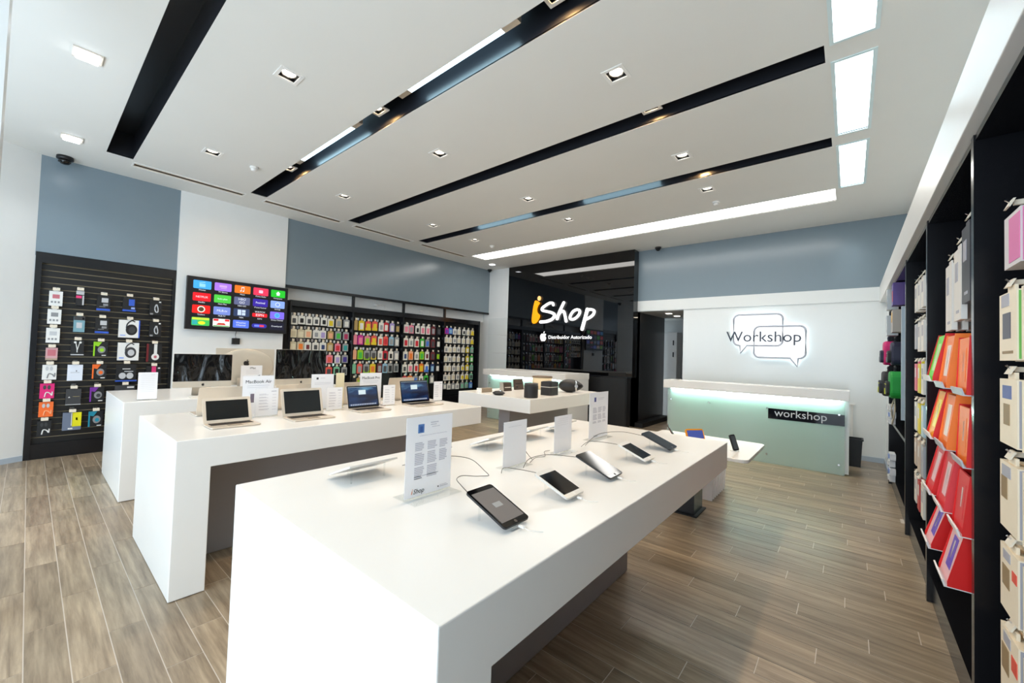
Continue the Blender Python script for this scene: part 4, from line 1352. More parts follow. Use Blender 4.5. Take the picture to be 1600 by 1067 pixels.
WH = col('white', (232, 230, 226)); BK = col('black', (26, 26, 28)); GY = col('grey', (140, 140, 142)); SVR = col('silver', (196, 196, 198)); DG = col('dark_grey', (60, 60, 62))
BLU = col('blue', (52, 92, 196)); MAG = col('magenta', (224, 30, 116)); ORG = col('orange', (244, 110, 40)); LIM = col('lime', (150, 210, 30)); PUR = col('purple', (124, 50, 160)); TEA = col('teal', (30, 140, 165)); YEL = col('yellow', (232, 222, 20)); RED = col('red', (205, 30, 30)); PNK = col('pink', (226, 60, 120)); PBL = col('pale_blue', (150, 172, 232)); PTE = col('pale_teal', (120, 160, 172)); ROS = col('rose_print', (196, 110, 120))
GRPS = 'accessory boxes on the left slatwall'
COLP = ['leftmost column', 'second column', 'middle column', 'fourth column', 'rightmost column']
XP = -7.70


def swpack(ci, y, z, w_, h_, mat, label, deco):
    o = carton('accessory_box', label, (XP, y, z), w_, h_, .045, mat, GRPS)
    deco(o, w_ / 2, h_ / 2)
    hook_part(sw, y - .70, z + h_ / 2 + .026, .106)


def d_white(pm):
    def f(o, a, b):
        rect_print(o, 'product_picture', -a * .5, a * .55, b * .0, b * .55, pm)
        for k in range(3): rect_print(o, 'feature_icon', -a * .7 + k * a * .5, -a * .4 + k * a * .5, -b * .62, -b * .36, GY)
    return f


def d_ear(fg, bgm=None):
    def f(o, a, b):
        if bgm: rect_print(o, 'printed_panel', -a * .96, a * .96, -b * .96, b * .96, bgm, 0, .0008)
        mb = MB()
        ell(mb, -a * .35, b * .5, a * .22, b * .28); ell(mb, a * .25, b * .5, a * .22, b * .28)
        mb.build('earphone_pads', DG if fg is WH else SVR, o)
        p = catmull([(.002, -a * .3, -b * .8), (.002, -a * .1, -b * .2), (.002, a * .4, -b * .3), (.002, a * .7, -b * .6), (.002, a * .75, -b * .1)], 5)
        MB().tube(p, .006, 5).build('printed_cord', fg, o)
    return f


def d_hp(fg, base=None, ring=None, strap=None):
    def f(o, a, b):
        if base: rect_print(o, 'base_band', -a, a, -b, -b * .86, base, 0, .012)
        mb = MB(); ell(mb, a * .2, -b * .1, a * .55, b * .62, .001, .0015); mb.build('headphone_cup', fg, o)
        mb = MB(); ell(mb, a * .25, -b * .12, a * .32, b * .36, .0026, .001); mb.build('cup_ring', ring or SVR, o)
        MB().tube(catmull([(.002, -a * .3, b * .1), (.002, -a * .2, b * .6), (.002, a * .2, b * .95), (.002, a * .5, b * .8)], 5), .007, 5).build('headband', fg, o)
    return f


def d_sport(mat):
    def f(o, a, b):
        rect_print(o, 'side_band', -a, -a * .78, -b, b, mat, 0, .006)
        MB().extr([(.0002, -a * .78, b), (.0002, a * .2, b), (.0002, -a * .3, b * .35), (.0002, -a * .78, b * .45)], (.0012, 0, 0)).build('printed_corner', mat, o)
        mb = MB(); ell(mb, a * .15, -b * .1, a * .55, b * .5, .0003, .0012); mb.build('product_window', GY, o)
        mb = MB(); ell(mb, a * .2, -b * .15, a * .3, b * .25, .0016, .001); mb.build('earbud', mat if mat is not PUR else DG, o)
        rect_print(o, 'white_label', a * .2, a * .8, -b * .96, -b * .84, WH)
    return f


def d_bl(o, a, b):
    rect_print(o, 'base_band', -a * 1.05, a * 1.05, -b, -b * .74, BLU, 0, .012)
    rect_print(o, 'product_window', -a * .3, a * .7, b * .1, b * .7, SVR)
    rect_print(o, 'white_label', -a * .05, a * .7, -b * .35, -b * .05, GY)
    rect_print(o, 'printed_lines', -a * .6, a * .3, -b * .5, -b * .42, GY)


def d_clip(o, a, b):
    MB().tube(catmull([(.003, a * .1, b * .5), (.003, -a * .15, 0), (.003, 0, -b * .5), (.003, a * .35, -b * .55), (.003, a * .4, -b * .1), (.003, a * .15, b * .5)], 5), .0075, 5).build('silver_product', SVR, o)
    rect_print(o, 'white_label', a * .5, a * .85, b * .75, b * .92, WH)
    rect_print(o, 'maker_patch', -a * .9, -a * .4, -b * .95, -b * .72, GY)


swpack(0, .201, 2.01, .115, .185, WH, 'white box with pink print, top of the leftmost slatwall column', d_white(ROS))
swpack(0, .198, 1.78, .115, .185, WH, 'white box with grey print, second from top in the leftmost slatwall column', d_white(GY))
swpack(0, .196, 1.543, .115, .185, WH, 'white box with pale grey print, third from top in the leftmost slatwall column', d_white(SVR))
swpack(0, .195, 1.309, .10, .155, col('pinkish', (206, 160, 162)), 'pinkish clear-fronted box in the leftmost slatwall column', lambda o, a, b: (rect_print(o, 'rose_product', -a * .7, a * .7, -b * .3, b * .7, ROS), rect_print(o, 'base_band', -a, a, -b, -b * .7, col('sand', (170, 150, 130)), 0, .012)))
swpack(0, .187, 1.079, .12, .185, WH, 'white earphone box with dark windows, above the magenta one', d_ear(GY))
swpack(0, .177, .845, .12, .185, MAG, 'magenta earphone box in the leftmost slatwall column', d_ear(WH))
swpack(0, .178, .616, .12, .185, ORG, 'orange earphone box in the leftmost slatwall column', d_ear(col('pale_orange', (250, 170, 120))))
swpack(0, .172, .381, .115, .185, BK, 'black earphone box with white cord print, lowest in the leftmost slatwall column', d_ear(WH))
swpack(1, .409, 2.039, .072, .19, BK, 'narrow black and pink box, top of the second slatwall column', lambda o, a, b: (rect_print(o, 'pink_band', -a, a * .4, 0, b * .35, PNK), rect_print(o, 'silver_lid', -a, a, b * .5, b, SVR), rect_print(o, 'silver_strip', a * .6, a, -b * .9, b * .4, SVR)))
swpack(1, .416, 1.701, .10, .205, PTE, 'pale teal box with dark lid, second slatwall column', lambda o, a, b: (rect_print(o, 'dark_lid', -a, a, b * .5, b, DG), rect_print(o, 'white_label', a * .5, a * .85, b * .6, b * .85, WH), rect_print(o, 'pale_picture', -a * .5, a * .5, -b * .5, b * .2, SVR)))
swpack(1, .414, 1.392, .115, .19, BK, 'black earbud box with white earbuds, second slatwall column', lambda o, a, b: (MB().tube([(.002, -a * .3, b * .7), (.002, -a * .05, -b * .2), (.002, -a * .05, -b * .6)], .004, 5).tube([(.002, a * .3, b * .7), (.002, 0, -b * .2), (.002, 0, -b * .6)], .004, 5).build('printed_cord', WH, o), rect_print(o, 'base_band', -a, a, -b, -b * .86, SVR, 0, .012), ell(ell(MB(), -a * .4, b * .75, .012, .014), a * .4, b * .75, .012, .014).build('earbuds', WH, o)))
swpack(1, .406, 1.07, .135, .205, col('ice_white', (226, 230, 240)), 'white box with a thin printed line, second slatwall column', lambda o, a, b: (rect_print(o, 'printed_lines', -a * .6, a * .6, 0, b * .04, GY), rect_print(o, 'small_mark', a * .1, a * .25, b * .15, b * .3, DG)))
swpack(1, .405, .758, .135, .205, DG, 'dark grey box with a thin gold line, second slatwall column', lambda o, a, b: (rect_print(o, 'printed_lines', -a * .1, a * .8, b * .02, b * .06, col('gold', (190, 170, 110))), MB().extr([(.0002, -a * .7, -b * .1), (.0002, -a * .4, -b * .1), (.0002, -a * .55, b * .08)], (.0012, 0, 0)).build('small_mark', WH, o), rect_print(o, 'base_band', -a, a, -b, -b * .92, SVR)))
swpack(1, .405, .444, .165, .225, col('steel_blue', (110, 120, 140)), 'half grey half yellow box, lowest in the second slatwall column', lambda o, a, b: (rect_print(o, 'yellow_half', 0, a, -b * .6, b, YEL), rect_print(o, 'white_spine', -a * .1, a * .04, -b * .5, b, WH), rect_print(o, 'dark_picture', a * .4, a * .6, b * .1, b * .4, BK), rect_print(o, 'white_title', -a * .4, a * .1, -b * .9, -b * .75, WH)))
swpack(2, .627, 1.999, .125, .20, BK, 'black box with blue base, top of the middle slatwall column', d_bl)
swpack(2, .626, 1.694, .125, .20, BK, 'black box with blue base, second in the middle slatwall column', d_bl)
swpack(2, .625, 1.384, .135, .19, BK, 'black and lime sport earphone box, middle slatwall column', d_sport(LIM))
swpack(2, .626, 1.083, .135, .19, BK, 'black and orange sport earphone box, middle slatwall column', d_sport(ORG))
swpack(2, .617, .779, .135, .19, BK, 'black and purple sport earphone box, middle slatwall column', d_sport(PUR))
swpack(2, .618, .455, .135, .20, BK, 'black and teal sport earphone box, lowest in the middle slatwall column', d_sport(TEA))
swpack(3, .881, 2.013, .13, .20, BK, 'black and blue box, top of the fourth slatwall column', lambda o, a, b: (rect_print(o, 'blue_picture', -a * .1, a * .8, -b * .2, b * .7, BLU), rect_print(o, 'base_band', -a * 1.05, a * 1.05, -b, -b * .76, BLU, 0, .012), rect_print(o, 'pale_label', a * .3, a * .9, -b * .65, -b * .4, PBL)))
swpack(3, .896, 1.671, .215, .245, WH, 'white box picturing black headphones, fourth slatwall column', lambda o, a, b: (d_hp(BK, None, DG)(o, a, b), rect_print(o, 'blue_edge', a * .88, a, -b, b, BLU, 0, .002), rect_print(o, 'violet_title', -a * .85, -a * .35, -b * .8, -b * .68, PBL)))
swpack(3, .899, 1.355, .215, .245, WH, 'white box picturing silver headphones, fourth slatwall column', lambda o, a, b: (d_hp(DG, None, SVR)(o, a, b), rect_print(o, 'violet_title', -a * .85, -a * .4, -b * .8, -b * .64, PBL)))
swpack(3, .89, 1.062, .20, .24, BK, 'black box with two grey discs and blue base, fourth slatwall column', lambda o, a, b: (ell(ell(MB(), -a * .38, -b * .35, a * .36, b * .36), a * .38, -b * .35, a * .36, b * .36).build('grey_discs', SVR, o), rect_print(o, 'base_band', -a * 1.08, a * 1.08, -b, -b * .86, BLU, 0, .014), rect_print(o, 'white_title', -a * .4, a * .4, b * .4, b * .48, WH), rect_print(o, 'printed_lines', -a * .2, a * .7, b * .1, b * .2, SVR)))
swpack(3, .887, .79, .20, .20, DG, 'dark box half hidden behind the third table, fourth slatwall column', lambda o, a, b: (rect_print(o, 'white_title', a * .2, a * .9, b * .6, b * .8, WH), rect_print(o, 'product_window', -a * .6, a * .3, -b * .5, b * .3, GY)))
swpack(4, 1.161, 1.991, .13, .21, BK, 'black box with silver clip picture, top of the rightmost slatwall column', d_clip)
swpack(4, 1.17, 1.68, .13, .21, BK, 'black box with silver clip picture, second in the rightmost slatwall column', d_clip)
swpack(4, 1.172, 1.343, .17, .255, BK, 'black box picturing a white headphone, rightmost slatwall column', lambda o, a, b: (rect_print(o, 'red_edge', -a, -a * .72, -b, b, col('dark_red', (110, 26, 30))), rect_print(o, 'headphone_band', -a * .05, a * .35, -b * .1, b, WH, 0, .003), ell(MB(), a * .15, -b * .45, a * .5, b * .38, .0005, .003).build('headphone_cup', WH, o), ell(MB(), a * .15, -b * .45, a * .2, b * .16, .0038, .001).build('cup_ring', ROS, o)))
swpack(4, 1.178, 1.03, .16, .24, BK, 'black box with pink band, behind the small paper sign in the rightmost slatwall column', lambda o, a, b: (rect_print(o, 'pink_band', -a * .3, a * .3, -b * .2, b, PNK, 0, .003), rect_print(o, 'white_label', a * .55, a * .85, b * .7, b * .85, WH)))

# ================================================================== LEFT PHONE-CASE BAYS
BAYN = ['first', 'second', 'third', 'fourth']
BY = [3.0, 4.19, 5.40, 6.61, 7.88]
bays = []
for k in range(4):
    y0, y1 = BY[k], BY[k + 1]
    t = thing('case_display_bay', '%s tall black display bay of phone cases from the left, below the grey bulkhead' % BAYN[k], 'display', (-7.93, y0, 0), 0, 'black display bays on the left wall')
    L = y1 - y0
    e = 2.56
    MB().box(-.15, .19, 0.0005, .026, 0, 2.34).build('side_panel', BLK, t)
    if k > 0: MB().box(.13, .185, .0005, .045, 2.34, e).build('top_post', BLK, t)
    if k == 3: MB().box(-.15, .19, L - .045, L, 0, 2.34).build('side_panel', BLK, t)
    MB().box(-.15, .185, .03, L - (.045 if k == 3 else 0), 2.235, 2.34).build('header', BLK, t)
    MB().box(-.05, 0, .03, L - (.045 if k == 3 else 0), .38, 2.235).build('back_panel', M('black_back_panel', (15, 15, 16), .4, var=.1), t)
    MB().box(-.15, .18, .03, L - (.045 if k == 3 else 0), 0, .38).build('plinth', BLK, t)
    bays.append(t)
# little lamps above the bays
for k, (y, lab) in enumerate(((4.78, 'small white swan-neck lamp above the second display bay'), (5.98, 'small white swan-neck lamp above the third display bay'))):
    t = thing('display_lamp', lab, 'lamp', (-7.90, y, 2.3415), 0, 'little lamps above the display bays')
    MB().cyl((0, .26, 0), .02, .012, 12).build('base', WPLAS, t)
    MB().tube(catmull([(0, .26, .01), (.01, .24, .12), (.02, .16, .135), (.03, .04, .12)], 6), .007, 6).build('neck', WPLAS, t, smooth=True)
    MB().lathe([(.018, 0), (.045, -.03), (.048, -.045), (.03, -.05)], (.03, 0, .135)).build('shade', WPLAS, t, smooth=True)

PAL = {'w': ('white', (232, 230, 222)), 'c': ('cream', (228, 218, 190)), 'b': ('beige', (206, 194, 164)), 'g': ('grey', (158, 160, 162)), 'd': ('dark grey', (74, 76, 80)), 'k': ('black', (28, 28, 30)), 'y': ('yellow', (232, 206, 40)), 'o': ('orange', (238, 130, 50)), 'e': ('peach', (238, 176, 138)), 'a': ('coral', (236, 96, 84)), 'r': ('red', (208, 40, 56)), 'p': ('pink', (236, 140, 160)), 'm': ('magenta', (206, 50, 150)), 'u': ('purple', (110, 60, 180)), 'v': ('lavender', (176, 160, 214)), 'n': ('navy', (50, 70, 120)), 'l': ('blue', (70, 120, 210)), 's': ('sky blue', (150, 190, 214)), 't': ('teal', (50, 160, 160)), 'i': ('mint', (130, 200, 166)), 'f': ('green', (70, 190, 70)), 'h': ('lime', (160, 210, 40)), 'x': ('maroon', (116, 46, 52)), 'q': ('crimson', (178, 44, 92)), 'z': ('tan', (190, 160, 100)), 'j': ('indigo', (72, 58, 150))}


def pcol(k):
    return M('case_' + PAL[k][0].replace(' ', '_'), PAL[k][1], .4, var=.05, scale=30)


def outline(w_, h_, tab=.036, th=.03):
    """hang-card outline: rounded body with a narrower hanging tab"""
    a, b = w_ / 2, h_ / 2
    return [(-a, -b), (a, -b), (a, b - .012), (a - .014, b), (tab / 2, b), (tab / 2, b + th), (-tab / 2, b + th), (-tab / 2, b), (-a + .014, b), (-a, b - .012)]


PACKN = 0


def case_pack(bay, r, c, y, z, card, inner, w_, h_, extra=None, ncols=8, name='phone_case_pack', what='phone-case pack'):
    x = -7.775
    o = MB().extr([(-.010, p, q) for p, q in outline(w_, h_)], (.010, 0, 0)).build(name, pcol(card), loc=(x, y, z))
    lab = '%s pack with %s inset, %s row, %s from left, %s display bay' % (PAL[card][0], PAL[inner][0], ORD[r], ORD[c], BAYN[bay]) if inner else 'narrow %s pack, %s row, %s from left, %s display bay' % (PAL[card][0], ORD[r], ORD[c], BAYN[bay])
    tag(o, lab, 'case pack', 'phone-case packs in the %s display bay' % BAYN[bay])
    iw = .48 if card in 'wc' and inner in 'dkgnx' else .60
    if inner:
        MB().extr([(0, p, q - h_ * .06) for p, q in rrect(w_ * iw, h_ * (iw + .05), .010, 3)], (.007, 0, 0)).build('phone_case', pcol(inner), o)
    if extra:
        MB().box(0, .003, -w_ * .48, w_ * .48, -h_ * .49, -h_ * .20).build('printed_band', pcol(extra), o)
    hook_part(bays[bay], y - BY[bay], z + h_ / 2 + .035, .156, .04, .02)


B1Y = [3.09, 3.22, 3.352, 3.495, 3.632, 3.772, 3.929, 4.086]
B1Z = [1.985, 1.743, 1.506, 1.272, 1.04]
B1 = ['wd wk wd wd wk wy bg gw', 'cb bc ce wg wv ze gf gq', 'bc bo wx wd wn zb pr gt', '.. .. .. .. .. pa wv gj', '.. .. .. .. .. ad ik gd']
B2Y = [4.294, 4.412, 4.567, 4.718, 4.874, 5.004, 5.143, 5.285]
B2Z = [1.978, 1.674, 1.368, 1.085, .79]
B2 = ['z. yw ayA ayA wg rw vw kz', 'p. mp phA ayA wa ar sg gw', 'e. hf gdH gdY wg rk wk gw', 'i. ag gdH yoY xg sd gk gd', 'k. zh .. .. .. .. .. ..']
B3Y = [5.519, 5.669, 5.833, 5.986, 6.141, 6.307, 6.477]
B3Z = [1.98, 1.672, 1.371, 1.08, .80, .53]
B3 = ['wp pg wk wp wp xg kd', 'wr wg wr fw gl xd kw', 'wn eo wg hf wx xd kh', 'wd wp wr oy wlL ns kw', 'rw or gl wd fk gw ..', '.. .. .. .. wk .. ..']
B4Y = [6.73, 6.859, 7.003, 7.151, 7.318, 7.473, 7.632]
B4Z = [2.008, 1.778, 1.545, 1.305, 1.07, .84, .612]
B4 = ['mu ls wg wc wk wc byY', 'wc wc wg wc wc wc byY', 'wg wc wc wg wc ywY ig', 'wc wg wc wc kw ywY fw', 'wc wc wg wc wy ywY ig', 'wg wc wc wg wy wyY id', 'gw wg gw wg gi ig ls']
for bay, ys_, zs_, rows, w_, h_ in ((0, B1Y, B1Z, B1, .120, .158), (1, B2Y, B2Z, B2, .118, .195), (2, B3Y, B3Z, B3, .125, .19), (3, B4Y, B4Z, B4, .118, .146)):
    for r, row in enumerate(rows):
        for c, s in enumerate(row.split()):
            if s == '..': continue
            card = s[0]; inner = s[1] if s[1] != '.' else None
            extra = {'A': 'y', 'H': 'h', 'Y': 'y', 'L': 'l'}[s[2]] if len(s) > 2 else None
            ww = w_ * (.62 if inner is None else 1) * random.uniform(.94, 1.04)
            hh = h_ * random.uniform(.95, 1.05)
            if bay == 1 and c in (2, 3): ww *= 1.12
            case_pack(bay, r, c, ys_[c] + random.uniform(-.006, .006), zs_[r] + random.uniform(-.006, .006), card, inner, ww, hh, extra)

# ================================================================== RIGHT DISPLAY BAYS
RY = [-.13, 1.17, 2.475, 3.77, 5.08]
RB = []
RN = ['frontmost', 'nearest visible', 'second visible', 'third visible']
for k in range(4):
    y0, y1 = RY[k], RY[k + 1]
    t = thing('accessory_display_bay', ['black display bay on the right, out at the picture edge', 'black display bay at the right edge with cream packs', 'black display bay on the right with red and orange tilted packs', 'black display bay on the right with small white and yellow packs'][k], 'display', (.90, y0, 0), 0, 'black display bays on the right wall')
    L = y1 - y0
    MB().box(-.515, .04, L - .022, L + .022, 0.002, 2.455).build('upright', BLK, t)
    MB().box(.0, .04, .024, L - .024, 0, 2.455).build('back_panel', M('black_back_panel', (15, 15, 16), .4, var=.1), t)
    MB().box(-.49, 0, .024, L - .024, 0, .15).build('plinth', BLK, t)
    MB().box(-.51, 0, .024, L - .024, 2.43, 2.455).build('top_panel', BLK, t)
    RB.append(t)
t = thing('end_display_bay', 'black display bay at the far end of the right wall with bags on it', 'display', (.90, 5.105, 0), 0, 'black display bays on the right wall')
MB().box(-.515, .04, 1.95, 1.99, 0.002, 2.455).build('upright', BLK, t)
MB().box(.0, .04, 0, 1.95, 0, 2.455).build('back_panel', M('black_back_panel', (15, 15, 16), .4, var=.1), t)
MB().box(-.49, 0, 0, 1.95, 0, .15).build('plinth', BLK, t)
MB().box(-.50, 0, 0, 1.95, .78, .81).build('shelf', BLK, t)
MB().box(-.51, 0, 0, 1.95, 2.43, 2.455).build('top_panel', BLK, t)
MB().box(-.50, -.47, .55, .585, .95, 2.10).build('light_panel', M('pale_blue_grey_panel', (176, 190, 200), .3), t)
RB.append(t)


def rhook(bay, y, z, n_hook=1, tw=.05):
    """hook reaching into the aisle from a right-hand bay; local x measured from the bay's back panel"""
    t = RB[bay]; yl = y - t.location.y
    h = MB().tube([(0, yl, z), (-.50, yl, z + .004), (-.512, yl, z + .016)], .0032, 5).build('hook', CHROME, t)
    MB().extr([(-.512, yl - tw / 2, z - .012), (-.506, yl - tw / 2, z - .012), (-.494, yl - tw / 2, z + .014), (-.500, yl - tw / 2, z + .014)], (0, tw, 0)).build('price_tag', TAG, h)
    MB().box(-.495, -.40, yl - .006, yl + .006, z - .004, z + .012).build('tag_arm', TAG, h)


CREAM = M('cream_card', (240, 224, 198), .5)


def rpack(label, x, y, zt, w_, h_, mat, pic=None, d_=.03, group='packs on the right-hand hooks', name='accessory_pack', lean=0.0, strip=None):
    """pack facing the aisle (towards -x); its top hangs at zt"""
    o = MB().box(0, d_, -w_ / 2, w_ / 2, -h_, 0).box(d_ * .3, d_ * .6, -w_ * .2, w_ * .2, 0, .022).build(name, mat, loc=(x, y, zt))
    o.rotation_euler = (0, lean, 0)
    tag(o, label, 'pack', group)
    if pic is not None:
        for (a0, a1, b0, b1, pm, nm) in pic:
            MB().box(-.0014, 0, a0 * w_ / 2, a1 * w_ / 2, -h_ * b1, -h_ * b0).build(nm, pm, o)
    if strip is not None:
        MB().box(.004, d_ - .004, -w_ / 2 - .0012, -w_ / 2, -h_ * .98, -h_ * .02).build('side_strip', strip, o)
    return o


PICD = M('dark_pack_picture', (66, 64, 78), .4); PICT = M('tan_pack_picture', (150, 124, 88), .5); PICB = M('blue_pack_picture', (96, 110, 160), .5); PICR = M('red_pack_patch', (226, 84, 66), .5)
GREYC = M('grey_card_edge', (172, 170, 178), .5)
# nearest visible bay: rows from the top, two hooks per row
rows = [
    (2.035, 'pink', .21), (1.775, 'cream', .236), (1.495, 'cream', .228), (1.225, 'cream', .231), (.952, 'cream', .221), (.69, 'cream', .246)]
RNAME = ['top', 'second', 'third', 'fourth', 'fifth', 'lowest']
for r, (z, kind, h_) in enumerate(rows):
    for q, y in enumerate((2.03, 1.80)):
        rhook(1, y, z)
        pos = ('farther', 'nearer')[q]
        if kind == 'pink':
            o = rpack('pale box with a pink front, %s hook, bay at the right edge' % pos, .40, y - .01, z - .032, .17, .172, M('pale_box', (214, 206, 204), .5), [(-.95, .35, .08, .92, M('pink_front', (222, 120, 170), .45), 'pink_front')], .09, strip=M('pink_front', (222, 120, 170), .45))
        else:
            pics = {1: [(-.2, .7, .02, .2, GREYC, 'small_picture'), (-.35, .55, .30, .68, PICD, 'product_picture'), (-.6, .6, .86, .9, PICT, 'printed_line')],
                    2: [(-.4, .6, .1, .3, PICB, 'product_picture'), (-.2, .5, .38, .7, PICT, 'tan_window')],
                    3: [(-.3, .7, .05, .22, GREYC, 'small_picture'), (.1, .8, .22, .55, PICT, 'tan_window')],
                    4: [(-.2, .6, .06, .2, GREYC, 'small_picture'), (-.1, .7, .3, .62, PICT, 'tan_window'), (-.9, -.4, .25, .4, PICR, 'red_patch')],
                    5: [(-.2, .6, .06, .2, GREYC, 'small_picture'), (.0, .8, .25, .6, PICT, 'tan_window'), (-.9, -.3, .22, .42, PICR, 'red_patch')]}[r]
            o = rpack('cream pack with printed windows, %s row, %s hook, bay at the right edge' % (RNAME[r], pos),   .392, y, z - .028, .185, h_ - .016, CREAM, pics, .026, strip=M('lime_strip', (120, 190, 90), .5) if r == 1 else GREYC)
            for kx in range(2):
                rpack('%s cream pack deep, %s row, %s hook, bay at the right edge' % (('second', 'third')[kx], RNAME[r], pos), .392 + .034 * (kx + 1), y, z - .030, .185, h_ - .016, CREAM, None, .022, strip=GREYC)
# second visible bay: tall white packs on top, tilted red-sided packs below
for q, (y, zt) in enumerate(((3.02, 2.03), (2.80, 2.065), (2.62, 2.13))):
    rhook(2, y, zt + .032)
    for kx in range(3):
        lab = ('tall white pack with a grey phone picture, %s hook above the tilted packs' if kx == 0 else 'tall white pack, ' + ORD[kx] + ' deep on the %s hook above the tilted packs') % ('farthest', 'middle', 'nearest')[q]
        mat = M('white_pack', (226, 220, 212), .5) if q < 2 else col('charcoal_pack', (48, 46, 52))
        if q == 2: lab = 'dark tall pack on the nearest hook above the tilted packs, %s deep' % ORD[kx]
        rpack(lab, .388 + .036 * kx, y, zt - .01, .16, .335, mat, [(-.2, .6, .18, .45, GREYC, 'phone_picture'), (-.5, .3, .86, .9, GREYC, 'printed_line')] if kx == 0 else None, .02, lean=.0)


def wedge(label, y, z0, h_, w_, front, side, inlay, lip, b=-.062):
    t = thing('tilted_pack', label, 'pack', (.387, y, z0), 0, 'tilted packs with red sides on the right wall')
    MB().extr([(.12, -w_ / 2, 0), (b, -w_ / 2, 0), (b, -w_ / 2, .02), (-.004, -w_ / 2, h_), (.12, -w_ / 2, h_)], (0, .004, 0)).build('side', side, t)
    MB().extr([(.12, w_ / 2 - .004, 0), (b, w_ / 2 - .004, 0), (b, w_ / 2 - .004, .02), (-.004, w_ / 2 - .004, h_), (.12, w_ / 2 - .004, h_)], (0, .004, 0)).build('side', side, t)
    MB().extr([(b + .004, -w_ / 2 + .004, 0), (b + .012, -w_ / 2 + .004, 0), (.006, -w_ / 2 + .004, h_ * .97), (-.002, -w_ / 2 + .004, h_ * .97)], (0, w_ - .008, 0)).build('front_sheet', front, t)
    dx = -.0015
    def onf(y0, y1, v0, v1, nm, mat):
        xa = b + .004 + v0 * (-.006 - b) + dx; xb = b + .004 + v1 * (-.006 - b) + dx
        MB().extr([(xa, y0 * w_ / 2, v0 * h_ * .97), (xa + .0012, y0 * w_ / 2, v0 * h_ * .97), (xb + .0012, y0 * w_ / 2, v1 * h_ * .97), (xb, y0 * w_ / 2, v1 * h_ * .97)], (0, (y1 - y0) * w_ / 2, 0)).build(nm, mat, t)
    onf(-.45, .35, .22, .82, 'inlay', inlay)
    onf(-.12, .08, .40, .75, 'white_stripe', M('white_pack_stripe', (236, 228, 226), .5))
    MB().extr([(b - .010, -w_ / 2, -.004), (.12, -w_ / 2, -.004), (.12, -w_ / 2, .0), (b - .004, -w_ / 2, .0), (b - .012, -w_ / 2, .028), (b - .018, -w_ / 2, .026)], (0, w_, 0)).build('tray_lip', lip, t)
    return t


RSIDE = M('red_pack_side', (222, 22, 20), .4); RS2 = M('pale_red_pack', (226, 60, 66), .45)
LIPW = M('white_tray_lip', (236, 232, 228), .4); LIPG = M('grey_tray_lip', (196, 198, 204), .35)
GRN = M('bright_green_pack', (96, 222, 20), .4); ORP = M('bright_orange_pack', (250, 128, 40), .4); YLO = M('yellow_orange_pack', (250, 170, 20), .4); VIO = M('violet_pack', (112, 82, 200), .4); PKW = M('pale_pink_pack', (240, 196, 200), .45); LEMON = M('lemon_inlay', (250, 236, 90), .4)
PALEIN = M('pale_inlay', (244, 224, 210), .4)
WEDGES = [('tilted pack with a green front and red side, top row, farthest', 3.17, 1.425, .25, GRN, M('pale_green_inlay', (196, 236, 150), .4), LIPW, .052),
          ('tilted pack with an orange front and pale inlay, top row, middle', 2.92, 1.40, .26, ORP, PALEIN, LIPG, .034),
          ('tilted pack with an orange front, top row, nearest', 2.62, 1.385, .25, ORP, ORP, LIPG, .014),
          ('tilted pack with yellow-orange front, second row, farthest', 3.15, 1.125, .25, YLO, LEMON, LIPW, .052),
          ('tilted pack with an orange front and pale inlay, second row, middle', 2.90, 1.11, .26, ORP, PALEIN, LIPG, .036),
          ('tilted pack with an orange front, second row, nearest', 2.62, 1.085, .25, ORP, ORP, LIPG, .014),
          ('tilted red-fronted pack, third row, farthest', 3.15, .835, .26, RS2, PKW, LIPW, .056),
          ('tilted red pack with a pale inlay, third row, middle', 2.90, .82, .27, RS2, PKW, LIPW, .044),
          ('tilted plain red pack, third row, nearest', 2.62, .80, .25, RS2, RS2, LIPW, .026),
          ('tilted pack with a violet inlay, bottom row, farther one', 3.10, .575, .222, PKW, VIO, LIPW, .064),
          ('tilted pack with a violet inlay, bottom row, nearer one', 2.72, .545, .240, PKW, VIO, LIPW, .056)]
for lab, y, z0, h_, f_, i_, l_, dep in WEDGES:
    wedge(lab, y, z0, h_, .22, f_, f_ if 'middle' in lab else RSIDE, i_, l_, -dep)
    tb = RB[2]; yl = y - tb.location.y
    MB().box(-.39, 0, yl - .09, yl + .09, z0 - .02, z0 - .006).build('bracket', ALU, tb)
# third visible bay: small packs in six rows
B3R = [(2.16, .28, 'www'), (1.85, .24, 'gww'), (1.545, .26, 'pyw'), (1.25, .27, 'wys'), (.97, .25, 'bbg'), (.69, .25, 'wrw')]
SM = {'w': ('white', (228, 222, 212)), 'g': ('grey', (176, 176, 180)), 'p': ('pink', (230, 110, 130)), 'y': ('yellow', (230, 208, 40)), 's': ('pale blue', (190, 212, 220)), 'b': ('beige', (206, 184, 164)), 'r': ('red', (190, 60, 60))}
for r, (z, h_, cs) in enumerate(B3R):
    for q, cc in enumerate(cs):
        y = 4.42 - q * .19
        rhook(3, y, z, tw=.07)
        nm, rgb = SM[cc]
        rpack('small %s pack, %s row, %s hook of the bay with small white packs' % (nm, ORD[r], ('farthest', 'middle', 'nearest')[q]), .392, y, z - .028, .12, min(.215, h_ * (.8 + .1 * q)), M('small_pack_' + nm, rgb, .45), [(-.5, .5, .15, .5, GREYC if cc in 'wg' else M('white_pack', (226, 220, 212), .5), 'product_window')], .05)
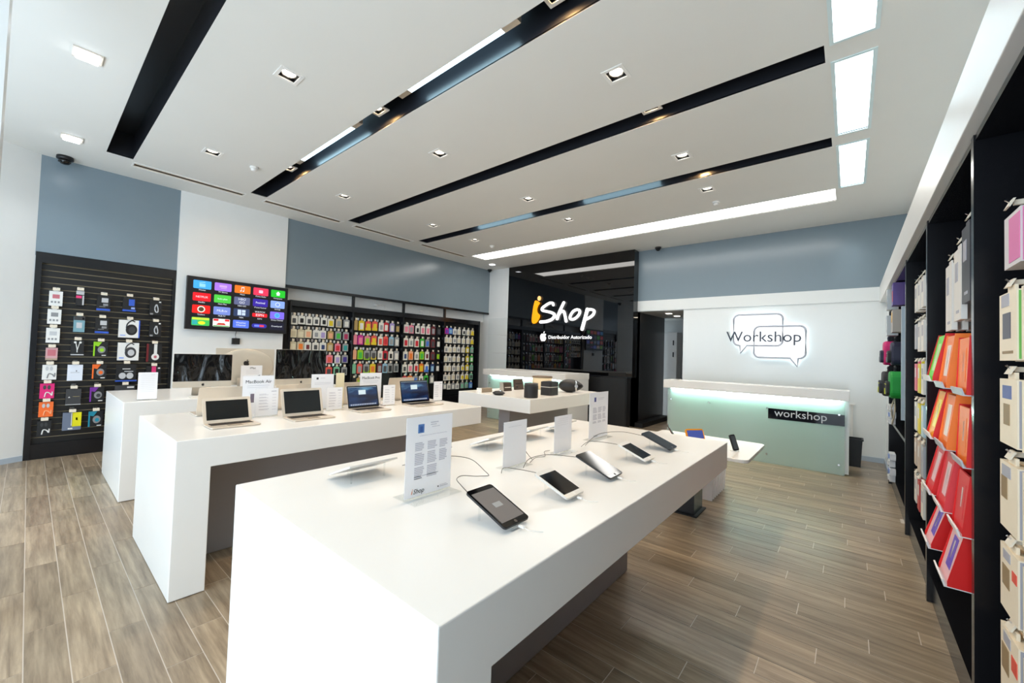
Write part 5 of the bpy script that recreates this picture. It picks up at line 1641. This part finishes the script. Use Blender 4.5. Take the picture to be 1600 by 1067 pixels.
# far bay: boxes, bags
t = thing('stacked_clear_box', 'grey clear-fronted box hanging topmost at the far end of the right wall', 'box', (.345, 6.75, 2.17), 0, 'items on the far right bay')
MB().box(0, .10, -.10, .10, 0, .25).build('box_body', M('clear_grey_box', (190, 194, 196), .25), t)
MB().box(-.002, 0, -.07, .07, .04, .16).build('product_picture', GY, t)
t = thing('stacked_clear_box', 'purple and red fronted box beside the topmost grey box at the far right', 'box', (.365, 6.25, 2.17), 0, 'items on the far right bay')
MB().box(0, .10, -.10, .10, 0, .25).build('box_body', M('purple_box', (92, 70, 140), .4), t)
MB().box(-.002, 0, -.09, .0, .04, .16).build('product_picture', M('red_patch_far', (190, 60, 60), .4), t)
t = thing('hanging_box', 'pale grey box in the second row at the far end of the right wall', 'box', (.345, 6.80, 1.86), 0, 'items on the far right bay')
MB().box(0, .10, -.12, .12, 0, .24).build('box_body', M('clear_grey_box', (190, 194, 196), .25), t)
t = thing('hanging_box', 'grey box with a round golden picture in the second row at the far right', 'box', (.365, 6.28, 1.87), 0, 'items on the far right bay')
MB().box(0, .10, -.12, .12, 0, .25).build('box_body', M('taupe_box', (168, 160, 150), .4), t)
ell(MB(), .0, .17, .06, .06, -.003, .003).build('product_picture', M('gold_disc', (214, 170, 70), .4), t)


def bag(label, loc, w_, h_, d_, mat, mat2, trim):
    t = thing('hanging_bag', label, 'bag', loc, 0, 'bags hanging on the far right bay')
    pts = [(0, p, h_ / 2 + q) for p, q in rrect(w_, h_, min(w_, h_) * .3, 5)]
    MB().extr(pts, (d_, 0, 0)).build('bag_body', mat, t, bevel=.02)
    pts = [(-.03, p, h_ * .36 + q) for p, q in rrect(w_ * .72, h_ * .52, .04, 5)]
    MB().extr(pts, (.035, 0, 0)).build('front_pocket', mat2, t, bevel=.008)
    MB().tube(catmull([(d_ * .4, -.05, h_ - .01), (d_ * .4, -.045, h_ + .05), (d_ * .4, .045, h_ + .05), (d_ * .4, .05, h_ - .01)], 5), .009, 6).build('handle', mat2, t)
    MB().box(-.036, -.026, w_ * .12, w_ * .26, h_ * .12, h_ * .34).build('label_tag', trim, t)
    MB().box(-.034, -.030, -w_ * .30, w_ * .30, h_ * .50, h_ * .52).build('zip', trim, t)
    return t


PINKB = M('pink_bag_cloth', (206, 30, 110), .6, bump=.2, scale=200); NAVYB = M('navy_bag_cloth', (40, 42, 66), .6); BLKB = M('black_bag_cloth', (28, 28, 32), .6, bump=.2, scale=200); GRNB = M('green_bag_cloth', (20, 150, 56), .6, bump=.2, scale=200)
YTAG = M('yellow_tag', (220, 224, 40), .5)
bag('pink and navy bag hanging at the far end of the right wall', (.320, 6.84, 1.50), .34, .29, .12, PINKB, NAVYB, GY)
bag('dark navy bag hanging beside the pink one at the far right', (.365, 6.45, 1.50), .28, .27, .10, NAVYB, BLKB, GY)
bag('black backpack with a yellow tag hanging below the pink bag', (.310, 6.83, 1.12), .40, .30, .14, BLKB, M('dark_bag_pocket', (38, 38, 42), .6), YTAG)
bag('green and black bag with a yellow tag beside the black backpack', (.345, 6.30, 1.13), .34, .30, .12, GRNB, BLKB, YTAG)
WBL = M('white_blister', (220, 222, 226), .35)
for k in range(7):
    z = (.815 if k < 3 else .155) + (k % 4) * .085 * (1 if k >= 3 else .9)
    y = 6.55 - (k % 2) * .06
    t = thing('blister_pack', 'white and blue blister pack, %s from the bottom of the far right bay' % ORD[(4, 5, 6, 3, 0, 1, 2)[k]], 'pack', (.36, y, z), 0, 'white blister packs at the far right')
    MB().box(0, .05, -.10, .10, 0, .07).build('card', WBL, t)
    MB().box(-.012, 0, -.06, .03, .012, .058).build('blister', M('blue_blister', (120, 140, 190), .3) if k % 2 else SVR, t)
t = thing('hanging_strap', 'thin looped strap hanging under the bags at the far right', 'strap', (.37, 6.32, .82))
MB().tube(catmull([(.03, .10, .30), (0, .02, .20), (.01, .06, .06), (0, -.06, .02), (.02, -.08, .16), (.03, .08, .30)], 6), .008, 6).build('strap', M('tan_strap', (170, 160, 140), .5), t)
bpy.context.view_layer.update()
